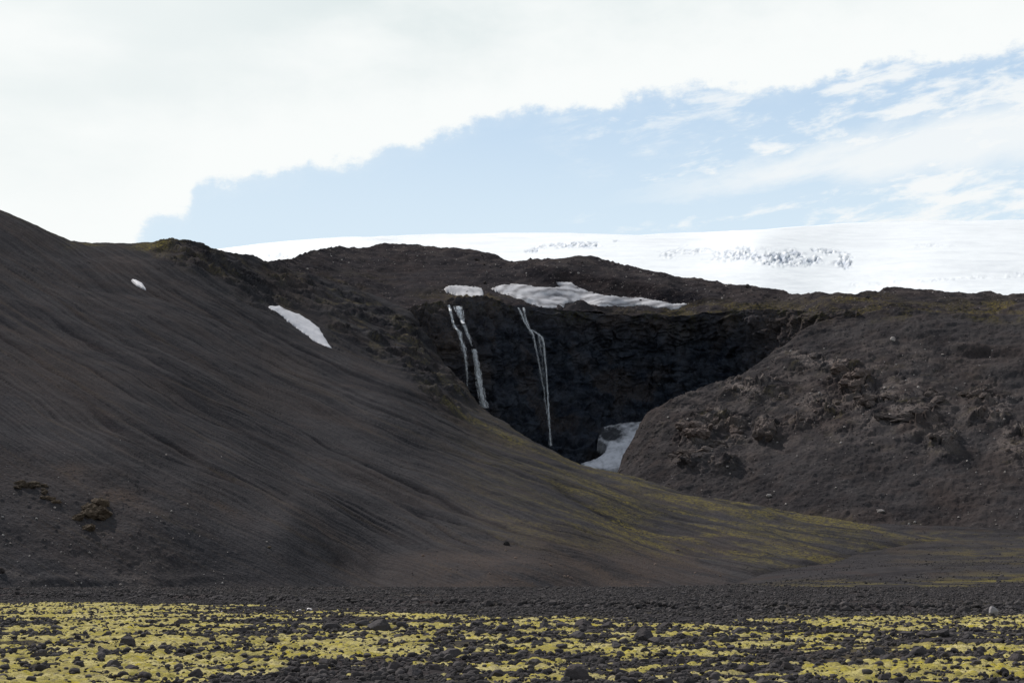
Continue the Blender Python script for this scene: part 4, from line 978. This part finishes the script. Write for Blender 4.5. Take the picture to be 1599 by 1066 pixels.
# ------------------------------------------------------------------ old snow
def snow(lay, poly, label, mat, thick=1.0, own=None, step=0.8, feather=4.0, dirt_shade=None, rough=3.0, seed=0.0, cat='snow patch', skirt=3.0):
    P = np.array(poly, float); x0, y0 = P.min(0) - 6; x1, y1 = P.max(0) + 6
    px, py = np.meshgrid(np.arange(x0, x1, step), np.arange(y0, y1, step))
    d = segdist(px, py, poly, True) + rough * 0.55 * fbm(V3(px / 6, py / 5, seed), 4)
    if own:
        c = np.array(own, float); f = TPS(c[:, :2], np.log(c[:, 2])); g = lambda a, b: W(a, b, np.exp(f(a, b)))
        Q = g(px, py); n = np.cross(g(px + 1, py) - Q, g(px, py - 1) - Q); n /= np.linalg.norm(n, axis=-1)[..., None]
    else:
        Q, n = LAY[lay].smooth(px, py)
    h = np.where(d > 0, thick * (1 - np.exp(-d / feather)) + 0.25 + 0.12 * fbm(V3(px / 14, py / 8, 2 + seed), 3), np.maximum(d, -3) * skirt * 0.5)
    Q = Q + n * h[..., None]
    F = grid_faces(*px.shape); F = F[(d.ravel()[F] > -1.6).any(1)]; used, inv = np.unique(F, return_inverse=True)
    mk_ = dirt_shade(px, py, d) if dirt_shade else sstep(d, 3, 0) * 0.25
    A = np.stack([mk_, 0 * mk_, 0 * mk_], -1)
    c0 = Q.reshape(-1, 3)[used].mean(0)
    o = mk('snow_patch', Q.reshape(-1, 3)[used] - c0, inv.reshape(-1, 4), mat, True, {'mask': A.reshape(-1, 3)[used]}); o.location = c0
    return tag(o, label, cat)


snow('hill', [(418, 481), (428, 480), (436, 477), (444, 482), (468, 489), (486, 500), (499, 512), (510, 530), (519, 544), (508, 541), (492, 531), (470, 517), (452, 504), (436, 494), (424, 489)], 'slanting white snow patch with ragged upper end high on the left hill', M_SNOWC, 0.9, rough=1.3,
     dirt_shade=lambda px, py, d: np.maximum(sstep(d, 2, 0) * 0.3, 0.9 * blob(px, py, 443, 485, 4, 2)))
snow('hill', [(205, 439), (213, 440), (221, 444), (228, 452), (222, 450), (213, 446)], 'tiny leaf-shaped white snow patch near the top of the left hill', M_SNOWC, 0.8, step=0.5, rough=0.6, feather=2)
def swirl(px, py, d):
    a = np.sin((np.hypot((px - 868) * 0.9, (py - 468) * 3.0) + 9 * fbm(V3(px / 30, py / 14, 0.5), 3)) / 3.3)
    w = np.sin((py * 2.6 + px * 0.30 + 14 * fbm(V3(px / 60, py / 20, 2.5), 3)) / 3.6)
    m = np.where(px < 905, a, w)
    return np.clip(0.24 + 0.44 * m * sstep(fbm(V3(px / 35, py / 12, 5.0), 3), -0.9, 0.0) + 0.3 * sstep(d, 3, 0) + 0.25 * fbm(V3(px / 9, py / 3, 1.0), 3), 0, 0.85)
snow('moraine', [(762, 452), (780, 448), (800, 444), (830, 445), (862, 448), (874, 447), (868, 440), (892, 441), (898, 446), (925, 453), (960, 460), (1000, 465), (1040, 469), (1076, 475), (1060, 481), (1035, 479), (1000, 477), (965, 476), (945, 480), (935, 484),
                 (922, 474), (906, 466), (893, 468), (884, 470), (880, 481), (868, 482), (850, 480), (828, 472), (812, 470), (800, 463), (785, 458)], 'large dirty snowfield with swirling grey bands above the tall thin waterfall', M_SNOW, 1.0, dirt_shade=swirl, rough=1.8)
snow('moraine', [(690, 454), (712, 449), (738, 448), (752, 450), (755, 458), (754, 466), (740, 465), (725, 462), (708, 458)], 'small dirty white snowfield above the twin waterfalls', M_SNOW, 1.2, dirt_shade=lambda px, py, d: np.clip(0.12 + 0.3 * sstep(d, 3, 0) + 0.3 * fbm(V3(px / 8, py / 3, 1.0), 3), 0, 0.7), rough=1.4, seed=3)
snow(None, [(906, 724), (930, 717), (944, 707), (947, 698), (943, 692), (934, 688), (935, 676), (938, 668), (955, 663), (975, 660), (1006, 658), (1004, 676), (992, 700), (984, 716), (974, 730), (955, 734), (925, 734)], 'grey snow tongue lying in the gorge below the dark cliff', M_GORGE, 1.2,
     own=[(906, 726, 955), (975, 732, 945), (1006, 658, 1000), (938, 668, 1004), (947, 700, 978), (990, 700, 966)], rough=1.6, seed=5, skirt=6,
     dirt_shade=lambda px, py, d: np.clip(1.5 * blob(px, py, 955, 682, 17, 9) + 0.75 * blob(px, py, 944, 676, 12, 9) * sstep(fbm(V3(px / 6, py / 6, 1.0), 3), -0.3, 0.2) + 0.5 * sstep(py, 695, 662) + 0.3 * sstep(d, 3, 0) + 0.3 * fbm(V3(px / 7, py / 5, 3.0), 3), 0, 0.95))  # dimmer upper part put into the colour, with dark hollow and dirty rim
# dark rubble in front of the large snowfield
P0 = LAY['moraine'].at(906, 485)[0] + np.array([0, -1.5, 0]); th = np.linspace(0, 2 * math.pi, 73)[None, :]; rr_ = np.linspace(0, 1.25, 34)[:, None]
cx_ = rr_ * np.cos(th) * 14.0; cy_ = rr_ * np.sin(th) * 8.0; hz = 9.0 * (1 - rr_) ** 1 * np.where(rr_ < 1, 1, 0.8) + 0 * th
q_ = V3(cx_, cy_, 0 * hz); hz = hz + 0.7 * fbm(q_ / 4.0, 4) * np.clip(rr_ * 3, 0, 1) - 1.2 * np.exp(-(rr_ / 0.10) ** 2)
mound = mk('gravel_mound', V3(cx_ + 0.3 * fbm(q_ / 3 + 5, 3), cy_, hz), grid_faces(34, 73), M_MOR, True, {'mask': np.zeros((34 * 73, 4)), 'flow': q_.reshape(-1, 3) * 0.2}); mound.location = P0
tag(mound, 'dark gravel cone poking out of the large snowfield', 'gravel mound')


# ------------------------------------------------------------------ waterfalls
def water_mat():
    m = bpy.data.materials.new('falling_water'); m.use_nodes = True; t = NT(m.node_tree); t.n.clear()
    out = t.new('ShaderNodeOutputMaterial'); b = t.new('ShaderNodeBsdfPrincipled')
    b.inputs['Base Color'].default_value = (0.96, 0.97, 0.99, 1); b.inputs['Roughness'].default_value = 0.5
    tr = t.new('ShaderNodeBsdfTransparent'); mx = t.new('ShaderNodeMixShader')
    geo = t.new('ShaderNodeNewGeometry'); mp = t.new('ShaderNodeMapping'); t.l.new(geo.outputs['Position'], mp.inputs[0]); mp.inputs['Scale'].default_value = (1.2, 1.2, 0.16)
    at = t.new('ShaderNodeAttribute', attribute_name='dense')
    n = t.noise(mp.outputs[0], 1.0, 5, 0.65)
    b.inputs['Transmission Weight'].default_value = 0.0
    a = t.m('MULTIPLY', t.step(n, 0.30, 0.62, 'LINEAR', 0.55, 1.35), at.outputs['Fac'], clamp=True)
    t.l.new(a, mx.inputs[0]); t.l.new(tr.outputs[0], mx.inputs[1]); t.l.new(b.outputs[0], mx.inputs[2]); t.l.new(mx.outputs[0], out.inputs[0])
    return m


M_WATER = water_mat()


_P = LAY['cliff'].P.reshape(-1, 3); _b = (_P[:, 2] - CAMZ) / _P[:, 1]
_py = CY - FPX * (_b * math.cos(PITCH) - math.sin(PITCH)) / (math.cos(PITCH) + _b * math.sin(PITCH))
_px = CX + FPX * _P[:, 0] / (_P[:, 1] * math.cos(PITCH) + (_P[:, 2] - CAMZ) * math.sin(PITCH))
NEAR = np.full((200, 400), 1e9); _i = np.clip(((_py - 440) / 2).astype(int), 0, 199); _j = np.clip(((_px - 560) / 2).astype(int), 0, 399)
np.minimum.at(NEAR, (_i, _j), _P[:, 1])


def clear_depth(px, py):
    i = np.clip(((py - 440) / 2).astype(int), 2, 197); j = np.clip(((px - 560) / 2).astype(int), 2, 397)
    return np.min([NEAR[i + a, j + b] for a in (-1, 0, 1) for b in (-2, -1, 0, 1, 2)], axis=0)


def waterfall(streams, label, seed):
    """streams: lists of (px, py, width px, density); each becomes many thin falling strands in front of the cliff"""
    r = np.random.default_rng(seed); Vs = []; Fs = []; Ds = []; o = 0; L = LAY['cliff']
    for st in streams:
        a = np.array(st, float); n = int(max(24, (a[-1, 1] - a[0, 1]) * 0.9)); tt = np.linspace(a[0, 1], a[-1, 1], n)
        cx = np.interp(tt, a[:, 1], a[:, 0]); wd = np.interp(tt, a[:, 1], a[:, 2]); de = np.interp(tt, a[:, 1], a[:, 3])
        near = clear_depth(cx, tt); dep = near.copy()
        for i in range(n):                                        # fall clear of whatever sticks out above
            dep[i] = near[max(0, i - 25):i + 1].min()
        dep = np.convolve(np.pad(dep, 4, 'edge'), np.ones(9) / 9, 'valid')
        dep = np.minimum(dep, near) - 1.2
        dep = dep - 2 * sstep(tt, 600, 690)
        ns = int(((a[1:, 1] - a[:-1, 1]) * (a[1:, 2] + 1.5) * a[1:, 3]).sum() * 3.2) + 30
        pr = (wd + 1.5) * de; cdf = np.cumsum(pr) / pr.sum()
        for k in range(ns):
            i = int(np.searchsorted(cdf, r.uniform())); ln = int(r.uniform(3, 8) * (n / max(a[-1, 1] - a[0, 1], 1)))
            i0, i1 = max(0, i - ln // 2), min(n, i + ln // 2 + 2)
            if i1 - i0 < 4: continue
            mist = r.uniform() < 0.5; u = float(np.clip(r.normal(0, 0.55 if mist else 0.27), -1.2, 1.2)); ph = r.uniform(0, 50); q = tt[i0:i1]
            c = W(cx[i0:i1] + u * wd[i0:i1] + 0.35 * perlin(V3(q / 4.0, ph, 0.0)), q, dep[i0:i1] - 0.8 * r.uniform(0, 1))
            m_ = len(c); x = np.linspace(-1, 1, m_)
            rad = np.maximum((0.085 + 0.016 * wd[i0:i1]) * r.uniform(0.4, 1.3) * (2.2 if mist else 1.0) * np.sqrt(np.maximum(1 - x * x, 0.02)), 0.03)
            ang = np.array([0, 2.09, 4.19])
            ring = c[:, None] + rad[:, None, None] * np.stack([np.cos(ang), np.sin(ang), 0 * ang], -1)[None]
            ii = np.arange(m_ * 3).reshape(m_, 3); j = np.roll(ii, -1, 1)
            Fs.append(np.stack([ii[:-1], j[:-1], j[1:], ii[1:]], -1).reshape(-1, 4) + o); Vs.append(ring.reshape(-1, 3)); o += m_ * 3
            Ds.append(np.repeat(np.clip(de[i0:i1] * r.uniform(0.5, 1.1), 0, 1) * (0.16 if mist else 1.0), 3))
    V = np.concatenate(Vs); c0 = V[np.argmin(V[:, 2])]
    ob = mk('waterfall', V - c0, np.concatenate(Fs), M_WATER, True, {'dense': np.concatenate(Ds)}); ob.location = c0
    return tag(ob, label, 'waterfall')


waterfall([[(701, 476, 2, 0.8), (704, 490, 2, 0.8), (708, 505, 2, 0.6), (713, 514, 3, 0.7), (718, 519, 4, 0.85), (719, 528, 2.5, 0.7), (723, 540, 3.5, 0.75), (727, 560, 3, 0.5), (729, 580, 2.5, 0.32), (730, 604, 2.5, 0.12)]], 'thin left stream of the twin waterfalls, fading towards the slope', 51)
waterfall([[(715, 478, 6, 1.0), (718, 488, 5, 1.0), (722, 502, 3, 0.85), (727, 513, 2.5, 0.75), (733, 530, 2.5, 0.6), (737, 540, 1.5, 0.4)],
           [(740, 545, 3.5, 1.0), (743, 560, 3.5, 1.0), (746, 580, 4, 0.9), (749, 600, 5, 0.85), (753, 620, 5, 0.85), (757, 637, 5.5, 0.8)]], 'stronger white right stream of the twin waterfalls, broken by a ledge halfway', 52)
waterfall([[(809, 480, 1.24, 0.64), (814, 490, 1.86, 0.56), (819, 502, 2.48, 0.56), (825, 512, 2.48, 0.64), (830, 518, 3.10, 0.72), (833, 524, 2.48, 0.48)], [(817, 480, 1.86, 0.72), (819, 488, 1.24, 0.48), (821, 500, 2.48, 0.56), (826, 512, 1.86, 0.48)],
           [(829, 514, 2.48, 0.56), (838, 520, 2.48, 0.64), (846, 526, 2.48, 0.64), (849, 534, 1.86, 0.60), (850, 550, 1.55, 0.56), (853, 580, 1.55, 0.48), (856, 630, 1.86, 0.48), (858, 665, 1.86, 0.52), (860, 696, 2.48, 0.40)],
           [(833, 524, 1.86, 0.48), (836, 540, 1.86, 0.32), (840, 560, 2.48, 0.22), (846, 590, 3.10, 0.18), (852, 630, 2.48, 0.16), (857, 662, 2.48, 0.16)],
           [(841, 522, 1.86, 0.40), (846, 560, 3.72, 0.11), (851, 600, 3.10, 0.10)]], 'tall thin waterfall veiling down the dark cliff below the large snowfield', 53)
